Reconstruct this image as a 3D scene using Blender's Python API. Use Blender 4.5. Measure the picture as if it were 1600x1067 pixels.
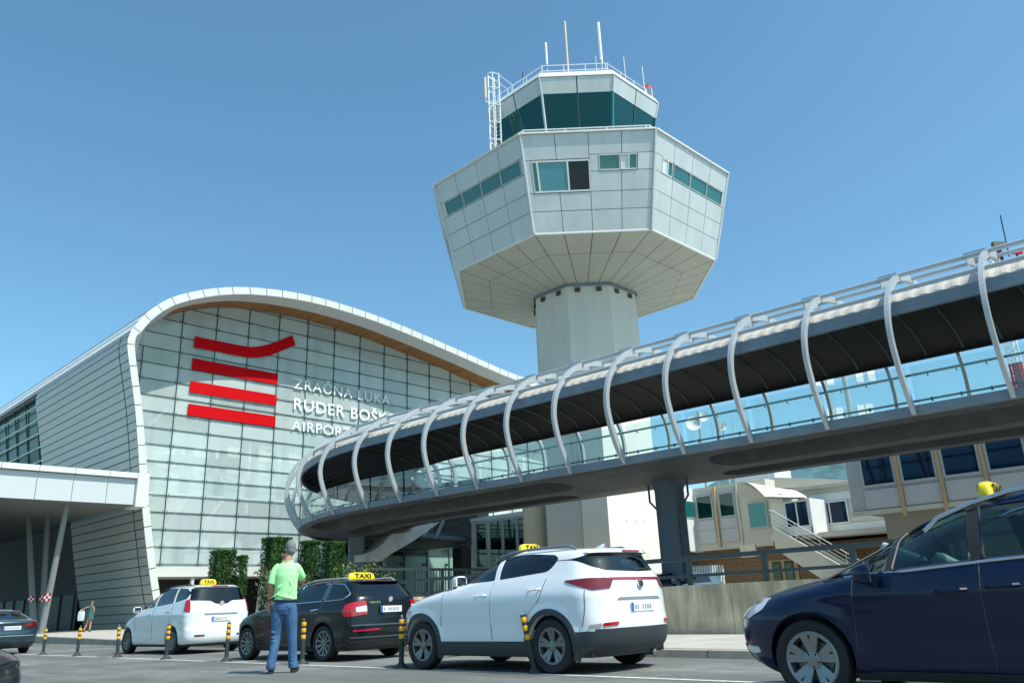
import bpy, bmesh, math, random
from mathutils import Vector, Matrix
random.seed(7)
for o in list(bpy.data.objects): bpy.data.objects.remove(o)
SC = bpy.context.scene
COL = SC.collection
R = math.radians

# ------------------------------------------------------------------ camera
cam_d = bpy.data.cameras.new("camera"); cam = bpy.data.objects.new("camera", cam_d); COL.objects.link(cam)
cam_d.sensor_width = 36.0; cam_d.lens = 28.0; cam_d.clip_end = 6000; cam_d.clip_start = 0.05
AZ, PITCH, ROLL, EYE = 0.8058, 0.3178, 0.0416, 0.8966
def w3(x, y, z=0.0):   # camera-aligned ground frame -> world (X = along the glass front, Y = along the street)
    return Vector((x*math.cos(AZ)+y*math.sin(AZ), -x*math.sin(AZ)+y*math.cos(AZ), z))
_up = Vector((0, -math.sin(PITCH), math.cos(PITCH))); _fw = Vector((0, math.cos(PITCH), math.sin(PITCH))); _rt = Vector((1, 0, 0))
rt = w3(*(math.cos(ROLL)*_rt-math.sin(ROLL)*_up)); up = w3(*(math.cos(ROLL)*_up+math.sin(ROLL)*_rt)); fw = w3(*_fw)
cam.matrix_world = Matrix(((rt.x, up.x, -fw.x, 0), (rt.y, up.y, -fw.y, 0), (rt.z, up.z, -fw.z, EYE), (0, 0, 0, 1)))
SC.camera = cam

# ------------------------------------------------------------------ sky and sun
SUN_EL, SUN_PHI = R(56), R(8)          # sun behind the camera, slightly to the right of the street axis
sdir = Vector((math.sin(SUN_PHI)*math.cos(SUN_EL), -math.cos(SUN_PHI)*math.cos(SUN_EL), math.sin(SUN_EL)))
world = bpy.data.worlds.new("World"); SC.world = world; world.use_nodes = True
nt = world.node_tree; bg = nt.nodes["Background"]
sky = nt.nodes.new("ShaderNodeTexSky"); sky.sky_type = 'NISHITA'; sky.sun_disc = False
sky.sun_elevation = SUN_EL; sky.sun_rotation = math.atan2(sdir.x, sdir.y)
sky.air_density = 1.0; sky.dust_density = 1.3; sky.ozone_density = 1.0; sky.altitude = 20
mxs = nt.nodes.new("ShaderNodeMix"); mxs.data_type = 'RGBA'; mxs.blend_type = 'MULTIPLY'; mxs.inputs[0].default_value = 1.0
mxs.inputs[7].default_value = (0.72, 1.09, 1.12, 1)
nt.links.new(sky.outputs[0], mxs.inputs[6]); nt.links.new(mxs.outputs[2], bg.inputs[0]); bg.inputs[1].default_value = 0.15
sun_d = bpy.data.lights.new("sun", 'SUN'); sun_d.energy = 4.6; sun_d.angle = R(0.5); sun_d.color = (1.0, 0.955, 0.88)
sun = bpy.data.objects.new("sun", sun_d); COL.objects.link(sun)
sun.rotation_euler = sdir.to_track_quat('Z', 'Y').to_euler(); sun.location = (0, 0, 60)
vs = SC.view_settings; vs.view_transform = 'Standard'; vs.look = 'None'; vs.exposure = 0.25; vs.gamma = 1.0
SC.cycles.max_bounces = 8; SC.cycles.transparent_max_bounces = 24; SC.cycles.use_denoising = True

# ------------------------------------------------------------------ materials
MATS = {}
def mat(name, col, rough=0.5, metal=0.0, var=0.0, scale=3.0, bump=0.0, bscale=40.0, spec=0.5, coat=0.0, stretch=None, var2=None):
    if name in MATS: return MATS[name]
    m = bpy.data.materials.new(name); m.use_nodes = True; t = m.node_tree; b = t.nodes["Principled BSDF"]
    c4 = (*col, 1)
    b.inputs["Base Color"].default_value = c4; b.inputs["Roughness"].default_value = rough; b.inputs["Metallic"].default_value = metal
    b.inputs["Specular IOR Level"].default_value = spec; b.inputs["Coat Weight"].default_value = coat
    if coat: b.inputs["Coat Roughness"].default_value = 0.03
    if var or bump:
        tc = t.nodes.new("ShaderNodeTexCoord"); mp = t.nodes.new("ShaderNodeMapping"); t.links.new(tc.outputs["Object"], mp.inputs[0])
        if stretch: mp.inputs["Scale"].default_value = stretch
    if var:
        n = t.nodes.new("ShaderNodeTexNoise"); n.inputs["Scale"].default_value = scale; n.inputs["Detail"].default_value = 6
        t.links.new(mp.outputs[0], n.inputs[0])
        r = t.nodes.new("ShaderNodeValToRGB"); r.color_ramp.elements[0].position = 0.3; r.color_ramp.elements[1].position = 0.7
        d = var2 if var2 else tuple(c*(1-var) for c in col)
        r.color_ramp.elements[0].color = (*d, 1); r.color_ramp.elements[1].color = (*[min(1, c*(1+var*0.4)) for c in col], 1)
        t.links.new(n.outputs["Fac"], r.inputs[0]); t.links.new(r.outputs[0], b.inputs["Base Color"])
    if bump:
        n2 = t.nodes.new("ShaderNodeTexNoise"); n2.inputs["Scale"].default_value = bscale; n2.inputs["Detail"].default_value = 4
        t.links.new(mp.outputs[0], n2.inputs[0]); bp = t.nodes.new("ShaderNodeBump"); bp.inputs["Strength"].default_value = bump; bp.inputs["Distance"].default_value = 0.02
        t.links.new(n2.outputs["Fac"], bp.inputs["Height"]); t.links.new(bp.outputs[0], b.inputs["Normal"])
    MATS[name] = m; return m
def glass(name, tint, refl=0.12, rough=0.01, rcol=(1, 1, 1)):
    if name in MATS: return MATS[name]
    m = bpy.data.materials.new(name); m.use_nodes = True; t = m.node_tree; t.nodes.clear()
    out = t.nodes.new("ShaderNodeOutputMaterial"); mx = t.nodes.new("ShaderNodeMixShader")
    tr = t.nodes.new("ShaderNodeBsdfTransparent"); tr.inputs[0].default_value = (*tint, 1)
    gl = t.nodes.new("ShaderNodeBsdfGlossy"); gl.inputs["Roughness"].default_value = rough; gl.inputs[0].default_value = (*rcol, 1)
    lw = t.nodes.new("ShaderNodeLayerWeight"); lw.inputs[0].default_value = 0.5
    mr = t.nodes.new("ShaderNodeMapRange"); mr.inputs["From Min"].default_value = 0; mr.inputs["From Max"].default_value = 1
    mr.inputs["To Min"].default_value = refl*0.6; mr.inputs["To Max"].default_value = min(1, refl*4.5)
    pw = t.nodes.new("ShaderNodeMath"); pw.operation = 'POWER'; pw.inputs[1].default_value = 2.2
    t.links.new(lw.outputs["Facing"], pw.inputs[0]); t.links.new(pw.outputs[0], mr.inputs["Value"])
    t.links.new(mr.outputs[0], mx.inputs[0]); t.links.new(tr.outputs[0], mx.inputs[1]); t.links.new(gl.outputs[0], mx.inputs[2])
    t.links.new(mx.outputs[0], out.inputs[0]); MATS[name] = m; return m

ASPH = mat("asphalt", (0.26, 0.275, 0.255), 0.9, var=0.16, scale=1.1, bump=0.35, bscale=160, stretch=(1, .5, 1))
def grime(m, scale, lo, stretch=(1, 1, 1), thr=(.45, .62)):   # broad stains and patches multiplied over the base colour
    t = m.node_tree; b = t.nodes["Principled BSDF"]; src = b.inputs["Base Color"].links[0].from_socket
    tc = t.nodes.new("ShaderNodeTexCoord"); mp = t.nodes.new("ShaderNodeMapping"); mp.inputs["Scale"].default_value = stretch; t.links.new(tc.outputs["Object"], mp.inputs[0])
    n = t.nodes.new("ShaderNodeTexNoise"); n.inputs["Scale"].default_value = scale; n.inputs["Detail"].default_value = 8; n.inputs["Roughness"].default_value = .65; t.links.new(mp.outputs[0], n.inputs[0])
    r = t.nodes.new("ShaderNodeMapRange"); r.inputs["From Min"].default_value = thr[0]; r.inputs["From Max"].default_value = thr[1]; r.inputs["To Min"].default_value = lo; r.inputs["To Max"].default_value = 1.0; t.links.new(n.outputs["Fac"], r.inputs["Value"])
    mx = t.nodes.new("ShaderNodeMix"); mx.data_type = 'RGBA'; mx.blend_type = 'MULTIPLY'; mx.inputs[0].default_value = 1.0
    t.links.new(src, mx.inputs[6]); t.links.new(r.outputs[0], mx.inputs[7]); t.links.new(mx.outputs[2], b.inputs["Base Color"])
grime(ASPH, .55, .72, (1, .25, 1)); grime(ASPH, 14, .80, (1, 1, 1), (.35, .7)); grime(ASPH, 1.0, .82, (2.4, .05, 1)); grime(ASPH, .35, .80, (1, 1, 1), (.52, .54))
PAVE = mat("pavement concrete", (0.50, 0.47, 0.42), 0.85, var=0.12, scale=2.2, bump=0.1, bscale=90)
def joints(m, wx, wy, w=.012, lo=.62):      # cast joints between slabs
    t = m.node_tree; b = t.nodes["Principled BSDF"]; src = b.inputs["Base Color"].links[0].from_socket
    tc = t.nodes.new("ShaderNodeTexCoord"); br = t.nodes.new("ShaderNodeTexBrick"); br.offset = 0; br.inputs["Scale"].default_value = 1; br.inputs["Mortar Size"].default_value = w; br.inputs["Mortar Smooth"].default_value = .2
    br.inputs["Brick Width"].default_value = wx; br.inputs["Row Height"].default_value = wy; br.inputs["Color1"].default_value = (1, 1, 1, 1); br.inputs["Color2"].default_value = (.93, .93, .93, 1); br.inputs["Mortar"].default_value = (lo, lo, lo, 1)
    t.links.new(tc.outputs["Object"], br.inputs[0]); mx = t.nodes.new("ShaderNodeMix"); mx.data_type = 'RGBA'; mx.blend_type = 'MULTIPLY'; mx.inputs[0].default_value = 1
    t.links.new(src, mx.inputs[6]); t.links.new(br.outputs[0], mx.inputs[7]); t.links.new(mx.outputs[2], b.inputs["Base Color"])
joints(PAVE, 1.2, 1.2); grime(PAVE, 1.3, .86)
KERB = mat("kerb stone", (0.33, 0.30, 0.25), 0.9, var=0.2, scale=3, bump=0.15); joints(KERB, 50, 1.0, .014, .35)
PAINTW = mat("road paint", (0.62, 0.62, 0.58), 0.8, var=0.35, scale=9)
SOIL = mat("dry ground", (0.15, 0.15, 0.13), 0.95, var=0.2, scale=1.0)
CONC = mat("wall concrete", (0.64, 0.54, 0.36), 0.9, var=0.2, scale=1.1, bump=0.12, bscale=30, stretch=(1, 1, 3)); grime(CONC, 2.2, .62, (1, 1.2, .22))
WHITE = mat("white panel", (0.66, 0.69, 0.67), 0.45, var=0.05, scale=0.9)
CLAD = mat("aluminium cladding", (0.56, 0.605, 0.585), 0.42, metal=0.15, var=0.07, scale=0.6, bump=0.04, bscale=1.4)
CLADR = mat("white metal cladding", (0.70, 0.745, 0.735), 0.4, var=0.05, scale=0.7)
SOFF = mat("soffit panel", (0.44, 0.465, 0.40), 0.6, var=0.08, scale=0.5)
SHAFT = mat("tower concrete paint", (0.60, 0.61, 0.545), 0.75, var=0.06, scale=0.4)
grime(SHAFT, 1.2, .94, (1.5, 1.5, .1)); grime(CLAD, .9, .94, (1.5, 1.5, .2))
JOINT = mat("dark joint", (0.05, 0.06, 0.06), 0.8)
DARK = mat("near black", (0.012, 0.014, 0.015), 0.6)
PLANK = mat("plank cladding", (0.46, 0.50, 0.48), 0.5, metal=0.2, var=0.08, scale=0.35, stretch=(1, .2, 3))
RIM = mat("rim panel", (0.62, 0.655, 0.62), 0.45, var=0.06, scale=1)
SOFW = mat("white soffit", (0.68, 0.70, 0.68), 0.5)
WOOD = mat("timber soffit", (0.40, 0.17, 0.045), 0.5, var=0.35, scale=0.9, stretch=(1.6, .2, 1))
FGLASS = glass("front glass", (0.84, 0.95, 0.93), 0.10)
def frit(m, col, fac, panes=True):     # printed white frit on the panes
    t = m.node_tree; out = [n for n in t.nodes if n.type == 'OUTPUT_MATERIAL'][0]; src = out.inputs[0].links[0].from_socket
    d = t.nodes.new("ShaderNodeBsdfDiffuse"); d.inputs[0].default_value = (*col, 1); mx = t.nodes.new("ShaderNodeMixShader"); mx.inputs[0].default_value = fac
    t.links.new(src, mx.inputs[1]); t.links.new(d.outputs[0], mx.inputs[2]); t.links.new(mx.outputs[0], out.inputs[0])
    if not panes: mx.inputs[0].default_value = fac; return
    # every pane a little different: snap the position to the pane grid and look up a random tone
    tc = t.nodes.new("ShaderNodeTexCoord"); ad = t.nodes.new("ShaderNodeVectorMath"); ad.operation = 'ADD'; ad.inputs[1].default_value = (-3.55, 0, -22.047)
    dv = t.nodes.new("ShaderNodeVectorMath"); dv.operation = 'DIVIDE'; dv.inputs[1].default_value = (2.682, 50, 1.1736)
    fl = t.nodes.new("ShaderNodeVectorMath"); fl.operation = 'FLOOR'; wn = t.nodes.new("ShaderNodeTexWhiteNoise"); wn.noise_dimensions = '3D'
    t.links.new(tc.outputs["Object"], ad.inputs[0]); t.links.new(ad.outputs[0], dv.inputs[0]); t.links.new(dv.outputs[0], fl.inputs[0]); t.links.new(fl.outputs[0], wn.inputs[0])
    mr = t.nodes.new("ShaderNodeMapRange"); mr.inputs["To Min"].default_value = fac-.10; mr.inputs["To Max"].default_value = fac+.08
    t.links.new(wn.outputs["Value"], mr.inputs["Value"]); t.links.new(mr.outputs[0], mx.inputs[0])
frit(FGLASS, (.80, .92, .89), .46)
MULL = mat("mullion steel", (0.035, 0.07, 0.075), 0.45)
RED = mat("sign red", (0.55, 0.002, 0.006), 0.7, spec=0.1)
LETW = mat("sign white", (0.80, 0.83, 0.83), 0.4)
BLIND = mat("interior screen", (0.82, 0.86, 0.83), 0.85, var=0.06, scale=0.5)
FINM = mat("interior column", (0.16, 0.24, 0.28), 0.6)
STEEL = mat("bridge steel", (0.40, 0.44, 0.46), 0.42, metal=0.2, var=0.05, scale=1.2)
STEELB = mat("bridge blue grey", (0.17, 0.225, 0.27), 0.45, metal=0.1, var=0.05, scale=0.8)
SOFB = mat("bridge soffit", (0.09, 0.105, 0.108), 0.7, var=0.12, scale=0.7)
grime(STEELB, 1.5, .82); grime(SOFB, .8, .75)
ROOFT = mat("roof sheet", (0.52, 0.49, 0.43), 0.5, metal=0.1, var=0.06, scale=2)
ROOFU = mat("roof underside shade", (0.045, 0.048, 0.045), 0.7)  # near black colour stands in for shade under the walkway roof
BGLASS = glass("balustrade glass", (0.74, 0.88, 0.86), 0.10); frit(BGLASS, (.72, .85, .80), .10, False)
RAILG = mat("rail green steel", (0.05, 0.16, 0.16), 0.4)
TGLASS = glass("tower glass", (0.10, 0.42, 0.36), 0.16, rcol=(.30, .72, .62))
TGLASSI = mat("tower interior", (0.03, 0.10, 0.095), 0.7)
BEIGE = mat("beige render", (0.58, 0.555, 0.475), 0.85, var=0.1, scale=0.8)
GREYP = mat("grey panel", (0.45, 0.47, 0.475), 0.6, var=0.05, scale=1)
OCHRE = mat("ochre trim", (0.50, 0.36, 0.20), 0.7)
BLUEG = glass("blue window glass", (0.12, 0.25, 0.45), 0.08, rcol=(.45, .62, .9), rough=.05)
GRNG = glass("green window glass", (0.06, 0.20, 0.17), 0.16, rcol=(.6, .9, .85))
TEALG = mat("teal window film", (0.02, 0.28, 0.31), 0.08, spec=0.8)
BRICK = mat("brown stone", (0.28, 0.185, 0.10), 0.9, var=0.4, scale=4, bump=0.4, bscale=14, stretch=(1, 1, 2))
RAILD = mat("dark railing", (0.035, 0.05, 0.055), 0.45)
HEDGE = mat("hedge leaf", (0.026, 0.10, 0.006), 0.75, var=0.55, scale=2.5, stretch=(2, 2, .5))
HEDGE2 = mat("bright leaf", (0.13, 0.21, 0.02), 0.7, var=0.4, scale=3)
SHRUB = mat("shrub leaf", (0.07, 0.10, 0.035), 0.7, var=0.5, scale=4)
TWIG = mat("twig", (0.10, 0.07, 0.04), 0.9)
HILLM = mat("hill scrub", (0.07, 0.16, 0.17), 1.0, var=0.45, scale=0.06, bump=0.0)
TYRE = mat("tyre rubber", (0.014, 0.014, 0.015), 0.75)
RIMM = mat("alloy", (0.42, 0.44, 0.45), 0.35, metal=0.75)
CHROME = mat("chrome trim", (0.75, 0.77, 0.8), 0.15, metal=1.0)
BLKP = mat("black plastic", (0.03, 0.04, 0.045), 0.55)
CARW = mat("white car paint", (0.78, 0.80, 0.82), 0.25, coat=1.0)
CARS = mat("silver white car paint", (0.70, 0.72, 0.72), 0.28, coat=1.0)
CARB = mat("black car paint", (0.005, 0.009, 0.012), 0.25, coat=0.35, spec=0.3)
CARN = mat("navy car paint", (0.003, 0.010, 0.040), 0.25, coat=0.35, spec=0.25)
CART = mat("teal grey car paint", (0.02, 0.05, 0.065), 0.25, coat=1.0, metal=0.3)
CGLASS = glass("car glass", (0.17, 0.29, 0.30), 0.10)
CGLASSD = glass("dark car glass", (0.06, 0.12, 0.13), 0.10)
LAMPR = mat("tail lamp red", (0.42, 0.006, 0.012), 0.1, coat=1.0)
LAMPD = mat("tail lamp dark red", (0.16, 0.004, 0.01), 0.12, coat=1.0)
LAMPW = mat("lamp clear", (0.65, 0.68, 0.70), 0.12, coat=1.0)
PLATEW = mat("plate white", (0.75, 0.77, 0.78), 0.5, var=0.12, scale=60)
PLATEB = mat("plate blue", (0.02, 0.10, 0.45), 0.5)
PLATEK = mat("plate grey smudge", (0.28, 0.30, 0.32), 0.6)
TAXIY = mat("taxi sign yellow", (0.85, 0.62, 0.0), 0.35, coat=0.6)
BLACKT = mat("letter black", (0.01, 0.01, 0.01), 0.5)
SEATM = mat("seat fabric", (0.05, 0.055, 0.055), 0.85)
SEATL = mat("seat light cover", (0.36, 0.42, 0.40), 0.8)
CABIN = mat("cabin lining", (0.03, 0.033, 0.033), 0.85)
BOLY = mat("bollard yellow band", (0.85, 0.42, 0.01), 0.4)
BOLK = mat("bollard rubber", (0.025, 0.035, 0.035), 0.6)
SKIN = mat("skin", (0.48, 0.25, 0.16), 0.55)
HAIRG = mat("grey hair", (0.20, 0.20, 0.195), 0.85, var=0.4, scale=60)
SHIRT = mat("light green cotton", (0.42, 0.90, 0.38), 0.85, bump=0.25, bscale=9)
DENIM = mat("blue denim", (0.055, 0.145, 0.29), 0.85, var=0.35, scale=7, bump=0.5, bscale=13, stretch=(1, 1, .6))
SHOE = mat("dark shoe", (0.02, 0.022, 0.025), 0.6)
ORANGEM = mat("orange red", (0.55, 0.08, 0.02), 0.6)

# ------------------------------------------------------------------ mesh helpers
class MB:
    def __init__(s): s.v = []; s.f = []; s.m = []; s.mats = []
    def mi(s, m):
        if m not in s.mats: s.mats.append(m)
        return s.mats.index(m)
    def face(s, pts, m):
        i = len(s.v); s.v += [tuple(p) for p in pts]; s.f.append(list(range(i, i+len(pts)))); s.m.append(s.mi(m))
    def grid(s, rows, m, close=False, cap=False):
        n = len(rows[0]); b = len(s.v); k = s.mi(m)
        for r in rows: s.v += [tuple(p) for p in r]
        for i in range(len(rows)-1):
            for j in range(n if close else n-1):
                j2 = (j+1) % n
                s.f.append([b+i*n+j, b+i*n+j2, b+(i+1)*n+j2, b+(i+1)*n+j]); s.m.append(k)
        if cap:
            s.f.append([b+j for j in range(n)][::-1]); s.m.append(k)
            s.f.append([b+(len(rows)-1)*n+j for j in range(n)]); s.m.append(k)
    def obox(s, c, ax, ay, az, m):     # centre and three half-axis vectors
        c = Vector(c); ax, ay, az = Vector(ax), Vector(ay), Vector(az)
        P = [c+i*ax+j*ay+k*az for k in (-1, 1) for j in (-1, 1) for i in (-1, 1)]
        b = len(s.v); s.v += [tuple(p) for p in P]; k = s.mi(m)
        fl = ax.cross(ay).dot(az) < 0
        for q in ((0, 2, 3, 1), (4, 5, 7, 6), (0, 1, 5, 4), (2, 6, 7, 3), (0, 4, 6, 2), (1, 3, 7, 5)):
            s.f.append([b+t for t in (q[::-1] if fl else q)]); s.m.append(k)
    def box(s, x0, x1, y0, y1, z0, z1, m):
        s.obox(((x0+x1)/2, (y0+y1)/2, (z0+z1)/2), ((x1-x0)/2, 0, 0), (0, (y1-y0)/2, 0), (0, 0, (z1-z0)/2), m)
    def beam(s, p, q, w, h, m, upv=(0, 0, 1)):
        p, q = Vector(p), Vector(q); d = (q-p); L = d.length
        if L < 1e-6: return
        d /= L; u = Vector(upv)
        if abs(d.dot(u)) > .98: u = Vector((1, 0, 0))
        sd = d.cross(u).normalized(); uu = sd.cross(d)
        s.obox((p+q)/2, d*L/2, sd*w/2, uu*h/2, m)
    def tube(s, pts, r, m, n=8, cap=True, closed=False, rad=None):
        pts = [Vector(p) for p in pts]; N = len(pts); rows = []; pu = None
        for i, p in enumerate(pts):
            a = pts[i-1] if (i or closed) else p; b = pts[(i+1) % N] if (i < N-1 or closed) else p
            d = (b-a).normalized()
            if pu is None: pu = Vector((0, 0, 1)) if abs(d.z) < .9 else Vector((1, 0, 0))
            sd = d.cross(pu).normalized(); pu = sd.cross(d).normalized()
            rr = rad[i] if rad else r
            rows.append([p+rr*(math.cos(t)*sd+math.sin(t)*pu) for t in [2*math.pi*k/n for k in range(n)]])
        if closed: rows.append(rows[0])
        s.grid(rows, m, close=True, cap=cap and not closed)
    def cyl(s, p, q, r, m, n=16, r2=None):
        s.tube([p, q], r, m, n, rad=[r, r2 if r2 is not None else r])
    def prism(s, poly, vec, m):        # flat polygon pushed along vec
        vec = Vector(vec); A = [Vector(p) for p in poly]; B = [p+vec for p in A]
        nrm = sum(((A[i]-A[0]).cross(A[(i+1) % len(A)]-A[0]) for i in range(len(A))), Vector())
        if nrm.dot(vec) > 0: A, B = A[::-1], B[::-1]
        s.face(A, m); s.face(B[::-1], m)
        for i in range(len(A)):
            j = (i+1) % len(A); s.face([A[j], A[i], B[i], B[j]], m)
    def lathe(s, prof, m, n=32, axis='z', c=(0, 0, 0)):
        rows = []
        for (r, h) in prof:
            row = []
            for k in range(n):
                t = 2*math.pi*k/n; a, b = r*math.cos(t), r*math.sin(t)
                row.append((c[0]+a, c[1]+b, c[2]+h) if axis == 'z' else (c[0]+a, c[1]+h, c[2]+b))
            rows.append(row)
        s.grid(rows, m, close=True)
    def build(s, name, parent=None, smooth=False, bevel=0, loc=None, weld=True):
        me = bpy.data.meshes.new(name); me.from_pydata(s.v, [], s.f); me.update()
        for m in s.mats: me.materials.append(m)
        me.polygons.foreach_set("material_index", s.m)
        bm = bmesh.new(); bm.from_mesh(me)
        if weld: bmesh.ops.remove_doubles(bm, verts=bm.verts, dist=1e-5)
        bmesh.ops.recalc_face_normals(bm, faces=bm.faces); bm.to_mesh(me); bm.free()
        if smooth: smooth_mesh(me, smooth if isinstance(smooth, (int, float)) and smooth > 1 else 35)
        o = bpy.data.objects.new(name, me); COL.objects.link(o)
        if parent: o.parent = parent
        if loc: o.location = loc
        if bevel:
            b = o.modifiers.new("bevel", 'BEVEL'); b.width = bevel; b.segments = 2; b.limit_method = 'ANGLE'
        return o
def smooth_mesh(me, ang=35):
    me.polygons.foreach_set("use_smooth", [True]*len(me.polygons))
    bm = bmesh.new(); bm.from_mesh(me); c = math.cos(R(ang))
    for e in bm.edges:
        e.smooth = not (len(e.link_faces) == 2 and e.link_faces[0].normal.dot(e.link_faces[1].normal) < c)
    bm.to_mesh(me); bm.free()
def empty(name, loc=(0, 0, 0), rz=0):
    o = bpy.data.objects.new(name, None); COL.objects.link(o); o.location = loc; o.rotation_euler = (0, 0, rz); o.empty_display_size = .3; return o
def tag(o, label, cat, group=None):
    o["label"] = label; o["category"] = cat
    if group: o["group"] = group
    return o
def struct(o): o["kind"] = "structure"; return o
def kids(o): return [c for c in bpy.data.objects if c.parent == o]
def copy_tree(o, parent=None):
    c = o.copy(); COL.objects.link(c)
    if parent: c.parent = parent
    for k in kids(o): copy_tree(k, c)
    return c
def text_mesh(txt, size, depth, m, name, parent=None, mw=None, spacing=1.0, bold=0.0, align='LEFT'):
    cu = bpy.data.curves.new(name, 'FONT'); cu.body = txt; cu.size = size; cu.extrude = depth; cu.space_character = spacing; cu.offset = bold
    cu.align_x = align
    to = bpy.data.objects.new(name, cu); COL.objects.link(to)
    dg = bpy.context.evaluated_depsgraph_get(); me = bpy.data.meshes.new_from_object(to.evaluated_get(dg))
    bpy.data.objects.remove(to); me.materials.clear(); me.materials.append(m)
    o = bpy.data.objects.new(name, me); COL.objects.link(o)
    if parent: o.parent = parent
    if mw is not None: o.matrix_local = mw
    return o
def lerp(tab, x):
    if x <= tab[0][0]: return tab[0][1]
    for (a, b), (c, d) in zip(tab, tab[1:]):
        if x <= c: return b+(d-b)*(x-a)/(c-a)
    return tab[-1][1]
def pchip(tab):
    xs = [t[0] for t in tab]; ys = [t[1] for t in tab]; n = len(xs)
    h = [xs[i+1]-xs[i] for i in range(n-1)]; d = [(ys[i+1]-ys[i])/h[i] for i in range(n-1)]; m = [0]*n
    m[0] = d[0]; m[-1] = d[-1]
    for i in range(1, n-1):
        if d[i-1]*d[i] > 0:
            a = 2*h[i]+h[i-1]; b = h[i]+2*h[i-1]; m[i] = (a+b)/(a/d[i-1]+b/d[i])
    def f(x):
        if x <= xs[0]: return ys[0]
        if x >= xs[-1]: return ys[-1]
        i = 0
        while x > xs[i+1]: i += 1
        t = (x-xs[i])/h[i]; t2 = t*t; t3 = t2*t
        return (2*t3-3*t2+1)*ys[i]+(t3-2*t2+t)*h[i]*m[i]+(-2*t3+3*t2)*ys[i+1]+(t3-t2)*h[i]*m[i+1]
    return f
def catmull(P, n=8, closed=False):
    P = [Vector(p) for p in P]; out = []; N = len(P)
    for i in range(N if closed else N-1):
        p0 = P[i-1] if (i or closed) else P[0]*2-P[1]; p1 = P[i]; p2 = P[(i+1) % N]
        p3 = P[(i+2) % N] if (i+2 < N or closed) else P[-1]*2-P[-2]
        for k in range(n):
            t = k/n; out.append(.5*((2*p1)+(p2-p0)*t+(2*p0-5*p1+4*p2-p3)*t*t+(3*p1-p0-3*p2+p3)*t**3))
    if not closed: out.append(P[-1])
    return out

# ------------------------------------------------------------------ ground
KB = [(-60, 8.4), (6, 11.2), (17, 11.85), (44, 13.0), (95, 15.0)]
def kb(a): return lerp(KB, a)
def zp(a): t = min(1, max(0, (a-24)/26)); return 0.13+0.22*t*t*(3-2*t)
g = MB(); g.face([(-4000, -4000, -.06), (4000, -4000, -.06), (4000, 4000, -.06), (-4000, 4000, -.06)], SOIL); struct(g.build("ground"))
g = MB(); A_ = list(range(-60, 96, 4)); g.grid([[(-45, a, 0), (kb(a)+.05, a, 0)] for a in A_], ASPH); struct(g.build("road"))
g = MB(); g.grid([[(kb(a), a, -.02), (kb(a)+.03, a, zp(a)-.02), (kb(a)+.16, a, zp(a)-.006), (kb(a)+.17, a, -.02)] for a in A_], KERB); struct(g.build("kerb"))
g = MB(); g.grid([[(kb(a)+.165, a, zp(a)-.003), (20 if a < 26 else 30, a, zp(a)), (95, a, zp(a)+.02)] for a in A_], PAVE); struct(g.build("pavement"))
# parking bay lines
g = MB()
DS = Vector((0, 1, 0)); NS = Vector((DS.y, -DS.x, 0))
P0_ = Vector((8.36, 10.86, .004))
for s0, s1 in ((-30, -7.4), (-6.6, -.9), (-.2, 2.9), (3.6, 6), (6.6, 12), (12.8, 22), (22.6, 40)):
    a_, b_ = P0_+DS*s0, P0_+DS*s1
    g.face([a_-NS*.05, b_-NS*.05, b_+NS*.05, a_+NS*.05], PAINTW)
for s in (-1.1, 5.3, 12.4, 19.5):
    a_ = P0_+DS*s+NS*.06; b_ = a_+NS*2.6; g.face([a_-DS*.05, b_-DS*.05, b_+DS*.05, a_+DS*.05], PAINTW)
struct(g.build("road_marking"))
# hill far behind
g = MB(); rows = []
for i in range(60):
    az = R(-75+150*i/59); rr = []
    for j in range(7):
        d = 700+j*90; h = [0, 52, 101, 138, 156, 161, 145][j]*(.92+.12*math.sin(i*.7)+.06*math.sin(i*1.9+j))*(0.75 if i < 34 else 1)
        p = w3(d*math.sin(az), d*math.cos(az)); rr.append((p.x, p.y, h-1))
    rows.append(rr)
g.grid(rows, HILLM); struct(g.build("hill", smooth=True))

# ------------------------------------------------------------------ terminal
FA, RA, BA = 57.07, 53.07, 118.0
OUT = [(22.3, .1), (21.55, 2.68), (20.91, 5.42), (20.35, 8.2), (19.8, 11.46), (19.35, 13.96), (18.86, 16.1), (18.43, 17.96), (18.38, 18.63), (18.53, 19.25), (18.98, 20.1), (19.62, 21.01), (20.4, 21.8), (21.23, 22.42),
       (22.48, 23.1), (24.23, 23.83), (26.08, 24.39), (28.04, 24.78), (30.1, 25.05), (32.28, 25.2), (34.79, 25.2), (38.08, 25.03), (41.6, 24.66), (45.35, 24.14), (49.4, 23.55), (53.7, 22.9), (57.5, 22.5), (64, 21.7), (70, 21.2), (72, 20.6), (72.3, 19), (72.3, .1)]
GLO = [(22.2, .1), (22.0, 4.3), (21.6, 10), (20.91, 16.06), (20.49, 18.12), (20.31, 19.35), (20.35, 20.17), (21.0, 21.1), (22.2, 22.2), (23.53, 22.96), (26.18, 23.94), (28.9, 24.39), (31.6, 24.6), (34.3, 24.68), (36.94, 24.6), (39.54, 24.4), (42.15, 24.08), (44.74, 23.76), (47.45, 23.4), (50.03, 23.0), (52.68, 22.5), (57, 21.9), (63.6, 21.1), (69.4, 20.6), (71.4, 20), (71.7, 18.6), (71.7, .1)]
CEN = (34.0, 9.0)
def polar(tab):
    out = []
    for (b, z) in tab: out.append((math.atan2(z-CEN[1], b-CEN[0]) if not (b < CEN[0] and z < CEN[1]) else math.atan2(z-CEN[1], b-CEN[0])+2*math.pi, math.hypot(b-CEN[0], z-CEN[1])))
    return out
def smooth2(tab, n=4): return [(p.x, p.y) for p in catmull([(b, z, 0) for b, z in tab], n)]
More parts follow.
